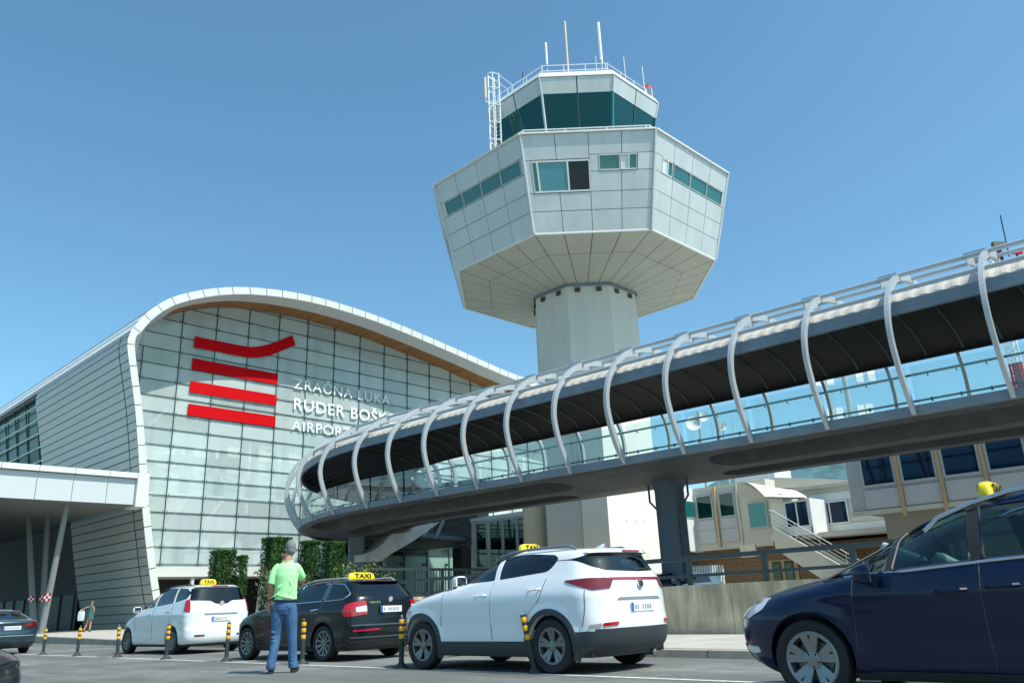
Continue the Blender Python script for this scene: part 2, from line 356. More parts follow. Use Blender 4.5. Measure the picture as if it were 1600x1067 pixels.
OUTS, GLS = smooth2(OUT), smooth2(GLO)
TH = [R(212)-R(240)*i/260 for i in range(261)]
def cast(tab, th):
    dx, dz = math.cos(th), math.sin(th); best = None
    for (x0, z0), (x1, z1) in zip(tab, tab[1:]):
        ex, ez = x1-x0, z1-z0; den = dx*ez-dz*ex
        if abs(den) < 1e-9: continue
        t = ((x0-CEN[0])*ez-(z0-CEN[1])*ex)/den; u = ((x0-CEN[0])*dz-(z0-CEN[1])*dx)/den
        if t > 0 and -1e-6 <= u <= 1+1e-6: best = t if best is None else min(best, t)
    return None if best is None else (CEN[0]+dx*best, CEN[1]+dz*best)
PO = []; PI = []; PG = []
for th in TH:
    o = cast(OUTS, th); gl_ = cast(GLS, th)
    if o is None or gl_ is None: continue
    r = math.hypot(o[0]-CEN[0], o[1]-CEN[1]); nx, nz = (CEN[0]-o[0])/r, (CEN[1]-o[1])/r
    th_ = 0.56 if o[1] > 19.5 else 0.46
    # inset along the local normal of the outline
    o2 = cast(OUTS, th-.004) or o; tx, tz = o2[0]-o[0], o2[1]-o[1]; L = math.hypot(tx, tz) or 1; n2 = (tz/L, -tx/L)
    if n2[0]*nx+n2[1]*nz < 0: n2 = (-n2[0], -n2[1])
    PO.append(o); PI.append((o[0]+n2[0]*th_, o[1]+n2[1]*th_)); PG.append(gl_)
term = empty("terminal_building", (20, FA, 0)); tag(term, "airport terminal with wave-shaped white roof over a tall glass front bearing four red bars", "airport terminal")
TI = Matrix.Translation((-20, -FA, 0))
def tp(mb, name, smooth=False, parent=term, **k):
    o = mb.build(name, None, smooth, **k); o.data.transform(TI); o.parent = parent; return o
# roof shell (smooth metal) above the plank wall
IR = [i for i, p in enumerate(PO) if p[1] > 19.0 or p[0] > 40]
g = MB(); prof = [PO[i] for i in range(min(IR), len(PO))]
g.grid([[(b, a, z) for b, z in prof] for a in (RA+.004, 60, 70, 80, 95, BA)], CLADR)
roof = tp(g, "roof", smooth=True)
# standing seams on the roof
g = MB()
for i in range(0, len(prof), 3):
    b, z = prof[i]
    g.beam((b, RA+.05, z+.02), (b, BA, z+.02), .05, .06, CLAD)
tp(g, "roof_seam", parent=roof)
# rim front: panels with dark joints
g = MB(); g.grid([[(PO[i][0]*.98+PI[i][0]*.02, RA+.03, PO[i][1]*.98+PI[i][1]*.02), (PI[i][0], RA+.03, PI[i][1])] for i in range(len(PO))], JOINT)
acc = 0; seg = [0]
def plen(i, j): return math.hypot(PO[i][0]-PO[j][0], PO[i][1]-PO[j][1])
for i in range(1, len(PO)):
    acc += plen(i, i-1)
    if acc > 1.15: seg.append(i); acc = 0
for s0, s1 in zip(seg, seg[1:]):
    rows = []
    n = 4
    for k in range(n+1):
        t = s0+(s1-s0)*(.02+.96*k/n); i = min(int(t), len(PO)-2); f = t-i
        po = [PO[i][q]+(PO[i+1][q]-PO[i][q])*f for q in (0, 1)]; pi = [PI[i][q]+(PI[i+1][q]-PI[i][q])*f for q in (0, 1)]
        rows.append([(po[0], RA+.02, po[1]), (po[0], RA, po[1]), (pi[0], RA, pi[1]), (pi[0], RA+.02, pi[1])])
    g.grid(rows, RIM)
tp(g, "roof_rim")
# soffit from rim to glass: white strip then timber
g = MB(); n = len(PI)
def mixp(i, t): return (PI[i][0]+(PG[i][0]-PI[i][0])*t, RA+.03+(FA-RA-.03)*t, PI[i][1]+(PG[i][1]-PI[i][1])*t)
g.grid([[mixp(i, 0), mixp(i, .27), mixp(i, .5)] for i in range(n)], SOFW)
iw = next(i for i in range(n) if PI[i][0] > 21.6 and PI[i][1] > 15)
g.grid([[mixp(i, .5), mixp(i, 1.03)] for i in range(iw+1)], SOFW)
sof = tp(g, "soffit", smooth=True)
g = MB(); g.grid([[mixp(i, .5), mixp(i, .75), mixp(i, 1.03)] for i in range(iw, n)], WOOD); tp(g, "timber_soffit")
# side wall in planks
def bo(z):
    for (b0, z0), (b1, z1) in zip(OUTS, OUTS[1:]):
        if z0 <= z <= z1: return b0+(b1-b0)*(z-z0)/(z1-z0)
    return OUTS[0][0]
g = MB(); zs = [.15+.57*k for k in range(34)]
PJ = mat('plank joint', (.09, .10, .10), .8)
for a0, a1, zz in ((RA+.02, 72.1, [.1+.5*k for k in range(39)]), (72.1, 100, [.1+.5*k for k in range(24)]), (72.1, 100, [18.85, 19.1]), (100, BA, [.1+.5*k for k in range(39)])): g.grid([[(bo(z)+.06, a, z) for a in (a0, a1)] for z in zz], PJ)
for z0 in zs:
    z1 = min(z0+.535, 19.2)
    for a0, a1 in ((RA+.03, 54.45), (54.58, 66.2), (66.2, 72.2), (72.2, 100), (100, BA)):
        if a0 == 72.2 and z0 > 11.8 and z0 < 18.9: continue
        if a0 == 66.2 and z0 < 7.8: continue
        if a0 >= 72 and z0 < 7.8: continue
        g.grid([[(bo(z0)-.0, a0, z0), (bo(z0)-.0, a1, z0)], [(bo(z0)-.02, a0, z0+.02), (bo(z0)-.02, a1, z0+.02)], [(bo(z1)+.012, a0, z1-.02), (bo(z1)+.012, a1, z1-.02)], [(bo(z1)+.05, a0, z1), (bo(z1)+.05, a1, z1)]], PLANK)
tp(g, "side_cladding")
g = MB(); g.grid([[(bo(z)+.5, a, z) for a in (72, 100)] for z in (11.8, 15, 19.1)], mat("side window green", (.02, .07, .06), .25, spec=.4))
for z in (12.6, 13.7, 14.8, 15.9, 17, 18.1): g.beam((bo(z)+.40, 72, z), (bo(z)+.40, 100, z), .12, .10, CLAD)
for a in range(74, 100, 3): g.beam((bo(11.8)+.42, a, 11.8), (bo(19)+.42, a, 19), .08, .1, MULL)
tp(g, "side_window")
# dark entrance glass under the canopy
g = MB(); g.box(bo(3)+.1, bo(3)+.25, 66.3, 110, .1, 8.2, mat("entrance glass", (.006, .012, .012), .25, spec=.15))
for a in range(67, 110, 3): g.beam((bo(3)+.06, a, .3), (bo(3)+.06, a, 7.6), .1, .1, MULL)
tp(g, "entrance_glass")
g = MB(); random.seed(3)  # coloured chips stand in for reflections on the entrance glass
for k in range(34):
    a = random.uniform(66.5, 100); z = random.uniform(4.2, 6.6); h = random.uniform(.3, 1.0); w = random.uniform(.15, .5)
    cm = random.choice([mat("reflection a", (.55, .5, .06), .6), mat("reflection b", (.5, .55, .5), .6), mat("reflection c", (.10, .35, .25), .6), mat("reflection d", (.4, .12, .05), .6)])
    g.box(bo(3)-.06, bo(3)-.02, a, a+w, z, z+h, cm)
tp(g, "glass_reflection")
# glass front
iz = [i for i in range(n) if PG[i][1] > 4.3]
ring = [(PG[i][0]+.02, PG[i][1]) for i in iz]
g = MB(); g.face([(21.98, FA, 4.3)]+[(b, FA, z) for b, z in ring]+[(71.7, FA, 4.3)], FGLASS); cw = tp(g, "curtain_wall")
def ztop(b):
    best = 0
    for (b0, z0), (b1, z1) in zip(GLS, GLS[1:]):
        if min(b0, b1) <= b <= max(b0, b1) and b1 != b0: best = max(best, z0+(z1-z0)*(b-b0)/(b1-b0))
    return best
def bleft(z): return min((b0+(b1-b0)*(z-z0)/(z1-z0) for (b0, z0), (b1, z1) in zip(GLS, GLS[1:]) if min(z0, z1) <= z <= max(z0, z1) and z0 != z1), default=22)
def bright(z): return max((b0+(b1-b0)*(z-z0)/(z1-z0) for (b0, z0), (b1, z1) in zip(GLS, GLS[1:]) if min(z0, z1) <= z <= max(z0, z1) and z0 != z1), default=70)
M0, MW, Z0, RW = 23.55, 2.682, 22.047, 1.1736
g = MB(); gc = g
for k in range(-1, 18):
    b = M0+MW*k; zt = ztop(b) if b > 21.2 else 19.7; zb = 4.3
    if b < 21.9: zb = 13.2
    g.beam((b, FA-.05, zb), (b, FA-.05, zt), .055, .07, MULL, (0, 1, 0))
    for r in range(-2, 16):
        z = Z0-RW*r
        if zb < z < zt-.2:
            for s in (-1, 1): gc.beam((b+s*.14, FA-.09, z-.14), (b+s*.14, FA-.09, z+.14), .022, .03, MULL, (0, 1, 0))
for r in range(-2, 16):
    z = Z0-RW*r; g.beam((bleft(z)+.02, FA-.055, z), (bright(z), FA-.055, z), .05, .042, MULL)
tp(g, "mullion_grid", parent=cw)
# interior seen through the front
g = MB(); g.face([(22.3, FA+3.2, 3.6)]+[(b+.12, FA+3.2, z-.15) for b, z in [(PG[i][0], PG[i][1]) for i in range(n) if PG[i][1] > 4.3]]+[(71.5, FA+3.2, 3.6)], BLIND)
for k in range(0, 17):
    b0 = M0+MW*k
    for r in range(-2, 16, 2):
        z = Z0-RW*r; random.seed(k*31+r)
        sh = random.choice((0, 1)); m_ = mat("interior screen %d" % sh, [(.60, .68, .66), (.76, .80, .75)][sh], .85)
        if z > ztop(b0+.5)-.5 or z > ztop(b0+MW)-.5: continue
        if r % 4 == 0 or sh: g.box(b0+.45, b0+MW-.25, FA+3.05, FA+3.15, z-RW*2+.08, z-.03, m_)
tp(g, "interior_wall")
g = MB()
for k in range(0, 18):
    b0 = M0+MW*k-.55
    g.box(b0-.2, b0+.2, FA+1.5, FA+2.0, 3.6, min(24.2, ztop(b0+.3)-.3) if b0 > 21.5 else 19, FINM)
for z in (10.35, 5.4):
    for k in range(0, 18):
        b0 = M0+MW*k
        arc = [(b0+.05+(MW-.3)*t/12, FA+2.4, z+.35+.75*math.sin(math.pi*t/12)) for t in range(13)]
        g.prism([(b0+.05, FA+2.4, z-.75)]+arc+[(b0+MW-.25, FA+2.4, z-.75)], (0, .1, 0), mat("interior vault", (.42, .52, .55), .7))
    g.box(22.3, 71, FA+1.0, FA+2.6, z-1.15, z-.85, mat("floor edge", (.55, .62, .6), .7))
for k in range(0, 17, 1):
    b0 = M0+MW*k-1.6
    if k < 3:
        g.tube([(b0+.3, FA+.9, 14.2), (b0+1.5, FA+.9, 15.6)], .05, LETW, 6); g.tube([(b0+.2, FA+.9, 11.5), (b0+1.2, FA+.9, 10)], .05, LETW, 6); g.tube([(b0-.2, FA+.9, 7.6), (b0+1.2, FA+.9, 9.6)], .05, LETW, 6)
tp(g, "interior_column")
# base: pale band, dark recess and posts
g = MB(); g.box(22.05, 71.7, FA-.06, FA+.35, 3.62, 4.3, RIM); tp(g, "spandrel_band")
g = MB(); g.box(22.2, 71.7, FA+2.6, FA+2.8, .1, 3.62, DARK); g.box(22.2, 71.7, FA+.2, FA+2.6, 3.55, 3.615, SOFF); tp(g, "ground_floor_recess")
for k in range(0, 9):
    q = MB(); b = M0+MW*k-.2; q.beam((b-.12, FA+.5, .15), (b+.02, FA+.2, 3.6), .24, .2, RIM); tp(q, "base_post")
# four red bars
def bars(poly): 
    q = MB(); q.prism([(b, FA-.16, z) for b, z in poly], (0, .05, 0), RED); return tp(q, "red_bar")
low = catmull([(24.5, 20.26, 0), (26.3, 20.30, 0), (28.4, 20.30, 0), (29.3, 20.38, 0), (30.2, 20.62, 0), (31.1, 21.0, 0), (33.1, 22.2, 0)], 6)
upp = catmull([(32.72, 22.97, 0), (31.5, 22.25, 0), (30.45, 21.68, 0), (29.4, 21.30, 0), (28.4, 21.18, 0), (26.3, 21.16, 0), (24.5, 21.16, 0)], 6)
q = MB(); lo_ = [(p.x, p.y) for p in low]; up_ = [(p.x, p.y) for p in upp][::-1]
q.grid([[(l[0], FA-.16, l[1]), (u[0], FA-.16, u[1])] for l, u in zip(lo_, up_)], RED); q.grid([[(l[0], FA-.11, l[1]), (l[0], FA-.16, l[1])] for l in lo_], RED); q.grid([[(l[0], FA-.11, l[1]), (l[0], FA-.16, l[1])] for l in up_], RED); tp(q, "red_bar")
for z0, z1 in ((18.53, 19.42), (16.78, 17.64), (15.02, 15.9)): bars([(24.5, z0), (31.62, z0), (31.62, z1), (24.5, z1)])
def sign(txt, b, z, cap, width, bold):
    mw = TI @ Matrix.Translation((b, FA-.16, z)) @ Matrix.Rotation(R(90), 4, 'X')
    o = text_mesh(txt, cap/.70, .02, LETW, "lettering", term, mw, 1.12, bold)
    w = max(v.co.x for v in o.data.vertices); h = max(v.co.y for v in o.data.vertices)
    for v in o.data.vertices: v.co.x *= width/w
    return o
sign("ZRAČNA LUKA", 33.1, 18.48, .84, 9.8, .004)
ru = sign("RUDER BOŠKOVIĆ", 33.1, 16.72, .96, 13.3, .018)
def tw_(t): 
    o = text_mesh(t, .96/.70, .02, LETW, "measure", None, None, 1.12, .018); w = max(v.co.x for v in o.data.vertices); bpy.data.objects.remove(o); return w
kx = 13.3/tw_("RUDER BOŠKOVIĆ"); d0 = tw_("RU")*kx+.08
g = MB(); g.box(33.1+d0-.08, 33.1+d0+.40, FA-.185, FA-.15, 16.72+.42, 16.72+.53, LETW); tp(g, "letter_stroke", parent=term)
sign("AIRPORT", 33.1, 14.98, .84, 5.65, .004)

# entrance canopy over the drop-off, a thing of its own beside the wall
can = empty("entrance_canopy", (12, 51.5, 0)); tag(can, "flat white entrance canopy with panelled fascia left of the glass front", "canopy")
CI = Matrix.Translation((-12, -51.5, 0))
def cp(mb, name, parent=can):
    o = mb.build(name); o.data.transform(CI); o.parent = parent; return o
g = MB(); g.box(2.2, 19.3, 51.62, 96, 7.75, 9.3, SOFF); cp(g, "canopy_roof")
g = MB(); g.box(2.2, 19.3, 51.58, 51.62, 7.66, 9.4, JOINT)
b = 2.2
while b < 19.2:
    b1 = min(b+1.93, 19.3); g.box(b+.015, b1-.015, 51.5, 51.6, 7.64, 9.2, mat('fascia grey white', (.52, .57, .57), .4)); g.box(b+.015, b1-.015, 51.25, 51.62, 9.24, 9.56, WHITE); b += 1.93
g.box(19.3, 20.0, 51.2, 52.9, 7.5, 9.58, WHITE)
cp(g, "fascia")
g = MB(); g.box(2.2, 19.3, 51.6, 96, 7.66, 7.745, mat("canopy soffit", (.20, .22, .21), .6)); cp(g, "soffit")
def lean_col(p, q, zmark):
    t = MB(); t.cyl(p, q, .19, mat("column grey", (.22, .25, .25), .5), 14, .15); o = cp(t, "leaning_column")
    p, q = Vector(p), Vector(q); f = (zmark-p.z)/(q.z-p.z); c = p+(q-p)*f+Vector((-.13, -.2, 0)); d = (q-p).normalized(); sx = Vector((.72, -.69, 0))
    t = MB()
    for i in range(-1, 2):
        for j in range(-1, 2):
            t.obox(c+sx*i*.12+d*j*.15, sx*.06, d*.075, Vector((.69, .72, 0))*.01, LETW if (i+j) % 2 else RED)
    cp(t, "hazard_sticker", o)
lean_col((16, 54.6, .2), (16, 53.0, 7.7), 2.35); lean_col((16, 55.8, .2), (16, 60.5, 7.7), 2.35); lean_col((17.2, 58.6, .2), (17.2, 60.6, 7.7), 2.4)

# ------------------------------------------------------------------ control tower
TC = Vector((41.06, 32.31, 0))
def ov(r, z, k, t=0.0):
    a = R(-90+(k-2.5)*45)-AZ; b = a+R(45)
    p = Vector((r*math.cos(a), r*math.sin(a), z)); q = Vector((r*math.cos(b), r*math.sin(b), z)); return p+(q-p)*t
tower = empty("control_tower", TC); tag(tower, "white octagonal control tower with green glazed cab and rooftop antennas", "control tower")
RB, ZB, RT, ZT, RS, ZS = 9.192, 21.94, 10.706, 27.888, 3.67, 20.68
g = MB(); g.grid([[ov(RS, z, k) for k in range(8)] for z in (0.1, 6, 13, ZS)], SHAFT, close=True)
g.build("shaft", tower)
g = MB()
for k in range(8):
    for t in (.25, .75):
        p = ov(RS, 20.25, k, t); n_ = (ov(RS, 0, k, .5)).normalized(); g.obox(p+n_*.05, n_*.06, n_.cross(Vector((0, 0, 1)))*.17, Vector((0, 0, .14)), mat('vent dark', (.05, .055, .05), .8))
g.grid([[ov(RS+.12, z, k) for k in range(8)] for z in (20.5, 20.72)], STEELB, close=True)
g.build("shaft_collar", tower)
# underside: radial panels with dark joints
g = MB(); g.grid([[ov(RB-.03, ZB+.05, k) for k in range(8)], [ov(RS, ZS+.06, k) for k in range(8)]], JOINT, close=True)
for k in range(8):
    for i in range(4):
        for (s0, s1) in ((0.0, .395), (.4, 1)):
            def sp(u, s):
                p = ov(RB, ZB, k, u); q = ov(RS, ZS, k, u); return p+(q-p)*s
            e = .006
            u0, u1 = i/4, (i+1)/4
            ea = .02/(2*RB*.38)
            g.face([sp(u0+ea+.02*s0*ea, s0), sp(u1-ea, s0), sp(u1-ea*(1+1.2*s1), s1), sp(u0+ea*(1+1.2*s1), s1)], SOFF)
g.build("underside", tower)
# cladding faces
def fp(k, u, v, off=0.0):
    p = ov(RB, ZB, k, u); q = ov(RT, ZT, k, u); n_ = ov(1, 0, k, .5); n_ = Vector((n_.x, n_.y, -.25)).normalized()
    return p+(q-p)*v+n_*off
def panel(mb, k, u0, u1, v0, v1, m, off=.05, gap=.018):
    L = RB*.81; H = ZT-ZB; gu, gv = gap/L, gap/H
    A_ = [(u0+gu, v0+gv), (u1-gu, v0+gv), (u1-gu, v1-gv), (u0+gu, v1-gv)]
    F = [fp(k, u, v, off) for u, v in A_]; B_ = [fp(k, u, v, .0) for u, v in A_]
    mb.face(F, m)
    for i in range(4): mb.face([F[i], B_[i], B_[(i+1) % 4], F[(i+1) % 4]], m)
TW = mat("tower window glass", (.012, .12, .115), .06, spec=.9)
TWD = mat("tower window dark", (.006, .008, .012), .3)
def twindow(k, u0, u1, f0, f1, panes, mats, frame=WHITE, fw_=.07):
    v0, v1 = 1-f1, 1-f0
    w = MB(); L = RB*.81; H = ZT-ZB; gu, gv = fw_/L, fw_/H
    edges = [u0]+[u0+(u1-u0)*p for p in panes]+[u1]
    def bar(a, b, c, d): 
        q = [fp(k, a, c, .08), fp(k, b, c, .08), fp(k, b, d, .08), fp(k, a, d, .08)]; r = [fp(k, a, c, -.02), fp(k, b, c, -.02), fp(k, b, d, -.02), fp(k, a, d, -.02)]
        w.face(q, frame)
        for i in range(4): w.face([q[i], r[i], r[(i+1) % 4], q[(i+1) % 4]], frame)
    bar(u0, u1, v0, v0+gv); bar(u0, u1, v1-gv, v1)
    for e in edges: bar(max(u0, e-gu/2), min(u1, e+gu/2), v0+gv, v1-gv)
    o = w.build("window", tower)
    gq = MB()
    for i in range(len(edges)-1): gq.face([fp(k, edges[i], v0, .02), fp(k, edges[i+1], v0, .02), fp(k, edges[i+1], v1, .02), fp(k, edges[i], v1, .02)], mats[i])
    gq.build("pane", o)
F_ = [0, .224, .396, .593, .783, 1]
g = MB(); g.grid([[ov(RB, ZB, k) for k in range(8)], [ov(RT, ZT, k) for k in range(8)]], JOINT, close=True)
for k in range(8):
    if k == 2:
        for c in range(4):
            panel(g, k, c/4, c/4+.25, 1-(.262 if c < 2 else .224), 1, CLAD)
            panel(g, k, c/4, c/4+.25, 1-.783, 1-.6, CLAD); panel(g, k, c/4, c/4+.25, 0, 1-.783, CLAD)
        panel(g, k, 0, .05, 1-.6, 1-.262, CLAD); panel(g, k, .5, .575, 1-.396, 1-.224, CLAD); panel(g, k, .875, 1, 1-.396, 1-.224, WHITE)
        for c in (2, 3): panel(g, k, c/4, c/4+.25, 1-.6, 1-.396, CLAD)
    else:
        for c in range(4):
            panel(g, k, c/4, c/4+.25, 1-.224, 1, CLAD)
            for a, b in ((.396, .593), (.593, .783), (.783, 1)): panel(g, k, c/4, c/4+.25, 1-b, 1-a, CLAD)
        if k == 3: panel(g, k, 0, .1, 1-.396, 1-.224, CLAD)
        else: panel(g, k, 0, .06, 1-.396, 1-.224, CLAD)
        panel(g, k, .965, 1, 1-.396, 1-.224, CLAD)
for k in range(8):      # corner strips, parapet cap, bottom edge
    a, b = ov(RB+.07, ZB, k), ov(RT+.07, ZT, k); g.tube([a, b], .09, CLAD, 6)
    g.beam(ov(RT+.03, ZT+.05, k), ov(RT+.03, ZT+.05, k+1), .3, .10, WHITE); g.beam(ov(RB, ZB-.03, k), ov(RB, ZB-.03, k+1), .14, .1, WHITE)
g.build("cladding", tower)
twindow(2, .05, .5, .27, .595, (.10, .62), (TW, mat("tower window blue", (.03, .20, .25), .06, spec=.9), TWD), fw_=.10)
twindow(2, .575, .735, .228, .392, (), (TW,)); twindow(2, .74, .87, .228, .392, (.5,), (WHITE, TW))
for k in (0, 1, 4, 5, 6, 7):
    for u in (.06, .287, .514, .741): twindow(k, u, u+.222, .228, .392, (), (TW,), frame=CLAD, fw_=.05)
twindow(3, .1, .235, .228, .392, (.55,), (WHITE, TW))
for u in (.25, .49, .73): twindow(3, u, u+.232, .228, .392, (), (TW,), frame=CLAD, fw_=.05)
# terrace deck, cab
g = MB(); g.grid([[ov(RT-.3, 27.4, k) for k in range(8)], [ov(5.5, 27.4, k) for k in range(8)]], SOFF, close=True); g.build("terrace", tower)
g = MB(); g.grid([[ov(5.66, z, k) for k in range(8)] for z in (27.3, 30.2)], CLAD, close=True); g.build("cab_wall", tower)
CB, CZ0, CR1, CZ1 = 5.72, 30.2, 6.30, 33.62
for k in range(8):
    for h in range(2):
        q = MB(); q.face([ov(CB, CZ0, k, h/2+.012), ov(CB, CZ0, k, h/2+.488), ov(CR1, CZ1, k, h/2+.488), ov(CR1, CZ1, k, h/2+.012)], TGLASS); q.build("cab_window", tower, weld=False)
g = MB()
for k in range(8):
    g.beam(ov(CB+.02, CZ0, k), ov(CR1+.02, CZ1, k), .12, .12, mat("cab post", (.03, .22, .2), .4) if k != 2 else CLAD); g.beam(ov(CB, CZ0, k, .5), ov(CR1, CZ1, k, .5), .07, .07, MULL)
g.build("cab_frame", tower)
g = MB(); g.grid([[ov(r, z, k) for k in range(8)] for r, z in ((2.2, 30.0), (2.2, 33.7))], TGLASSI, close=True); g.grid([[ov(r, 33.55, k) for k in range(8)] for r in (6.1, .1)], TGLASSI, close=True); g.grid([[ov(r, 30.4, k) for k in range(8)] for r in (5.6, .1)], TGLASSI, close=True)
for k in range(8): g.obox(ov(4.6, 30.9, k, .5), ov(.5, 0, k, .5), ov(1.2, 0, k, .5).cross(Vector((0, 0, 1))), Vector((0, 0, .4)), TGLASSI)
g.build("cab_interior", tower)
g = MB(); g.grid([[ov(r, z, k) for k in range(8)] for r, z in ((CR1-.02, CZ1), (6.58, 34.72))], JOINT, close=True)
for k in range(8):
    for h in range(2):
        P_ = [ov(CR1+.03, CZ1, k, h/2+.008), ov(CR1+.03, CZ1, k, h/2+.492), ov(6.63, 34.75, k, h/2+.492), ov(6.63, 34.75, k, h/2+.008)]; g.face(P_, CLAD)
    g.tube([ov(CR1+.05, CZ1, k), ov(6.66, 34.76, k)], .06, CLAD, 6)
g.grid([[ov(r, z, k) for k in range(8)] for r, z in ((6.68, 34.76), (6.68, 34.84), (6.48, 35.22), (6.2, 35.24), (.1, 35.3))], WHITE, close=True)
g.build("cab_roof", tower)
g = MB()
def ringrail(r, z0, h, mids, ks, m=.028):
    for k in ks:
        for zz in [h]+mids: g.tube([ov(r, z0+zz, k), ov(r, z0+zz, k+1)], m, LETW, 5)
        for t in (0, .33, .66, .97): g.tube([ov(r, z0, k, t), ov(r, z0+h, k, t)], m, LETW, 5)
ringrail(5.9, 35.25, .95, [.5], range(8)); g.build("roof_railing", tower)
g = MB()
ringrail(10.2, 27.9, .62, [.06], range(8), .04); g.build("terrace_railing", tower)
# caged ladder
g = MB(); lc = Vector((34.45, 33.55, 0))-TC; rad = Vector((lc.x, lc.y, 0)).normalized(); tg = rad.cross(Vector((0, 0, 1)))
for s in (-.3, .3): g.tube([lc+tg*s+Vector((0, 0, 27.5)), lc+tg*s+Vector((0, 0, 36.7))], .055, LETW, 5)
z = 28.3
while z < 36.6: g.tube([lc-tg*.3+Vector((0, 0, z)), lc+tg*.3+Vector((0, 0, z))], .018, LETW, 4); z += .32
for z in (29.8, 31.2, 32.6, 34, 35.4, 36.6): g.tube([lc+tg*.36*math.cos(t)+rad*(.72*math.sin(t))+Vector((0, 0, z)) for t in [math.pi*i/8 for i in range(9)]], .045, LETW, 5)
for t in (.25, .5, .75): g.tube([lc+tg*.36*math.cos(math.pi*t)+rad*(.72*math.sin(math.pi*t))+Vector((0, 0, z)) for z in (29.8, 36.6)], .04, LETW, 5)
for s in (-.3, .3): g.tube([lc+tg*s+Vector((0, 0, 36.6)), lc+tg*s-rad*1.2+Vector((0, 0, 36.2)), lc+tg*s-rad*1.2+Vector((0, 0, 35.2))], .03, LETW, 5)
g.build("caged_ladder", tower)
def antenna(b, a, z1, segs):
    q = MB(); x, y = b-TC.x, a-TC.y; z = 35.2
    for L, r, m in segs: q.cyl((x, y, z), (x, y, z+L), r*.78, m, 8); z += L
    return q.build("antenna", tower)
ANW = mat("antenna white", (.75, .77, .78), .4); ANB = mat("antenna beige", (.52, .46, .36), .5)
antenna(38.55, 32.2, 0, ((3.6, .045, STEEL), (.15, .13, STEELB), (2.0, .11, ANW)))
antenna(39.5, 31.0, 0, ((7.5, .12, ANB),))
antenna(41.3, 29.2, 0, ((3.6, .07, STEEL), (.3, .16, STEEL), (3.4, .15, ANW)))
antenna(41.02, 29.5, 0, ((4.3, .03, ANW),))
antenna(42.44, 27.98, 0, ((4.1, .035, ANW),))
a6 = antenna(43.35, 27.05, 0, ((1.2, .07, STEEL), (2.0, .04, ANW)))
antenna(43.7, 26.7, 0, ((1.3, .09, ANB),))
antenna(37.2, 33.43, 0, ((2.6, .04, STEEL), (.5, .09, mat("lamp dark red", (.12, .02, .03), .4))))
q = MB(); f0 = Vector((43.35-TC.x, 27.05-TC.y, 36.9)); fx = Vector((.72, -.69, 0))
q.grid([[f0+fx*(.08*i)+Vector((.02*math.sin(i*1.4), .03*math.sin(i*1.1), -.03*i+.05*math.sin(i*.9)+z)) for i in range(9)] for z in (-.28, 0)], ORANGEM); q.build("wind_sock", a6)
q = MB(); x, y = 35.23-TC.x, 35.5-TC.y; q.cyl((x, y, 36.2), (x, y, 38.0), .11, ANB, 8); q.tube([(x, y, 36.2), (x, y, 35.9), (x+1.2, y-1.0, 35.9)], .05, LETW, 6); q.build("antenna", tower)
# stair block at the foot of the tower
g = MB(); g.box(36.9-TC.x, 42.0-TC.x, 28.4-TC.y, 30.3-TC.y, .1, 12.6, mat("annex white render", (.74, .72, .64), .8, var=.04, scale=.6))
for zz in (3.2, 5.2): 
    for xx in (38.6, 39.5, 40.4): g.box(xx-.05-TC.x, xx+.05-TC.x, 28.38-TC.y, 28.42-TC.y, zz, zz+.09, SOFF)
g.build("stair_block", tower)
g = MB(); g.cyl((40.1-TC.x, 37-TC.y, .1), (40.1-TC.x, 37-TC.y, 8.4), .85, mat("cream render", (.60, .54, .38), .8), 24); g.build("stair_turret", tower, smooth=True)

# ------------------------------------------------------------------ pedestrian bridge
DA = .042; BP0 = Vector((25.45+3.5+.042*10.5, -6, 0)); L1 = 40.1; RC = 16.5; TURN = R(78); LA = RC*TURN
def bpath(s):
    h = DA
    if s < L1: p = BP0+Vector((-math.sin(h), math.cos(h), 0))*s; th = h
    else:
        p1 = BP0+Vector((-math.sin(h), math.cos(h), 0))*L1; c = p1+Vector((math.cos(h), math.sin(h), 0))*RC
        ph = min((s-L1)/RC, TURN); th = h-ph
        p = c-Vector((math.cos(th), math.sin(th), 0))*RC
        if (s-L1)/RC > TURN: p = p+Vector((-math.sin(th), math.cos(th), 0))*(s-L1-LA)
    return p, Vector((-math.sin(th), math.cos(th), 0)), Vector((math.cos(th), math.sin(th), 0))
def bx(s, X, Z):
    p, t, n_ = bpath(s); return p+n_*X+Vector((0, 0, Z))
SEND = L1+LA+3.0
bridge = empty("pedestrian_bridge", (28.4, 18.5, 0)); tag(bridge, "long curved elevated walkway with white hoop ribs and a ribbed metal roof", "bridge")
BI = Matrix.Translation((-28.4, -18.5, 0))
def bp(mb, name, parent=bridge, smooth=False, **k):
    o = mb.build(name, None, smooth, **k); o.data.transform(BI); o.parent = parent; return o
def srange(s0, s1, ds):
    n = max(1, int(math.ceil((s1-s0)/ds))); return [s0+(s1-s0)*i/n for i in range(n+1)]
SS = srange(0, SEND, 1.0)
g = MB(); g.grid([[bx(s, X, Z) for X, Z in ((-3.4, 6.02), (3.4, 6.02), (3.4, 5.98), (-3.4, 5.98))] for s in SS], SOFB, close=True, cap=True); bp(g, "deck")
g = MB()
for sg in (-1, 1): g.grid([[bx(s, sg*X, Z) for X, Z in ((3.42, 6.08), (3.56, 6.08), (3.56, 5.80), (3.42, 5.78))] for s in SS], STEELB, close=True, cap=True)
bp(g, "fascia")
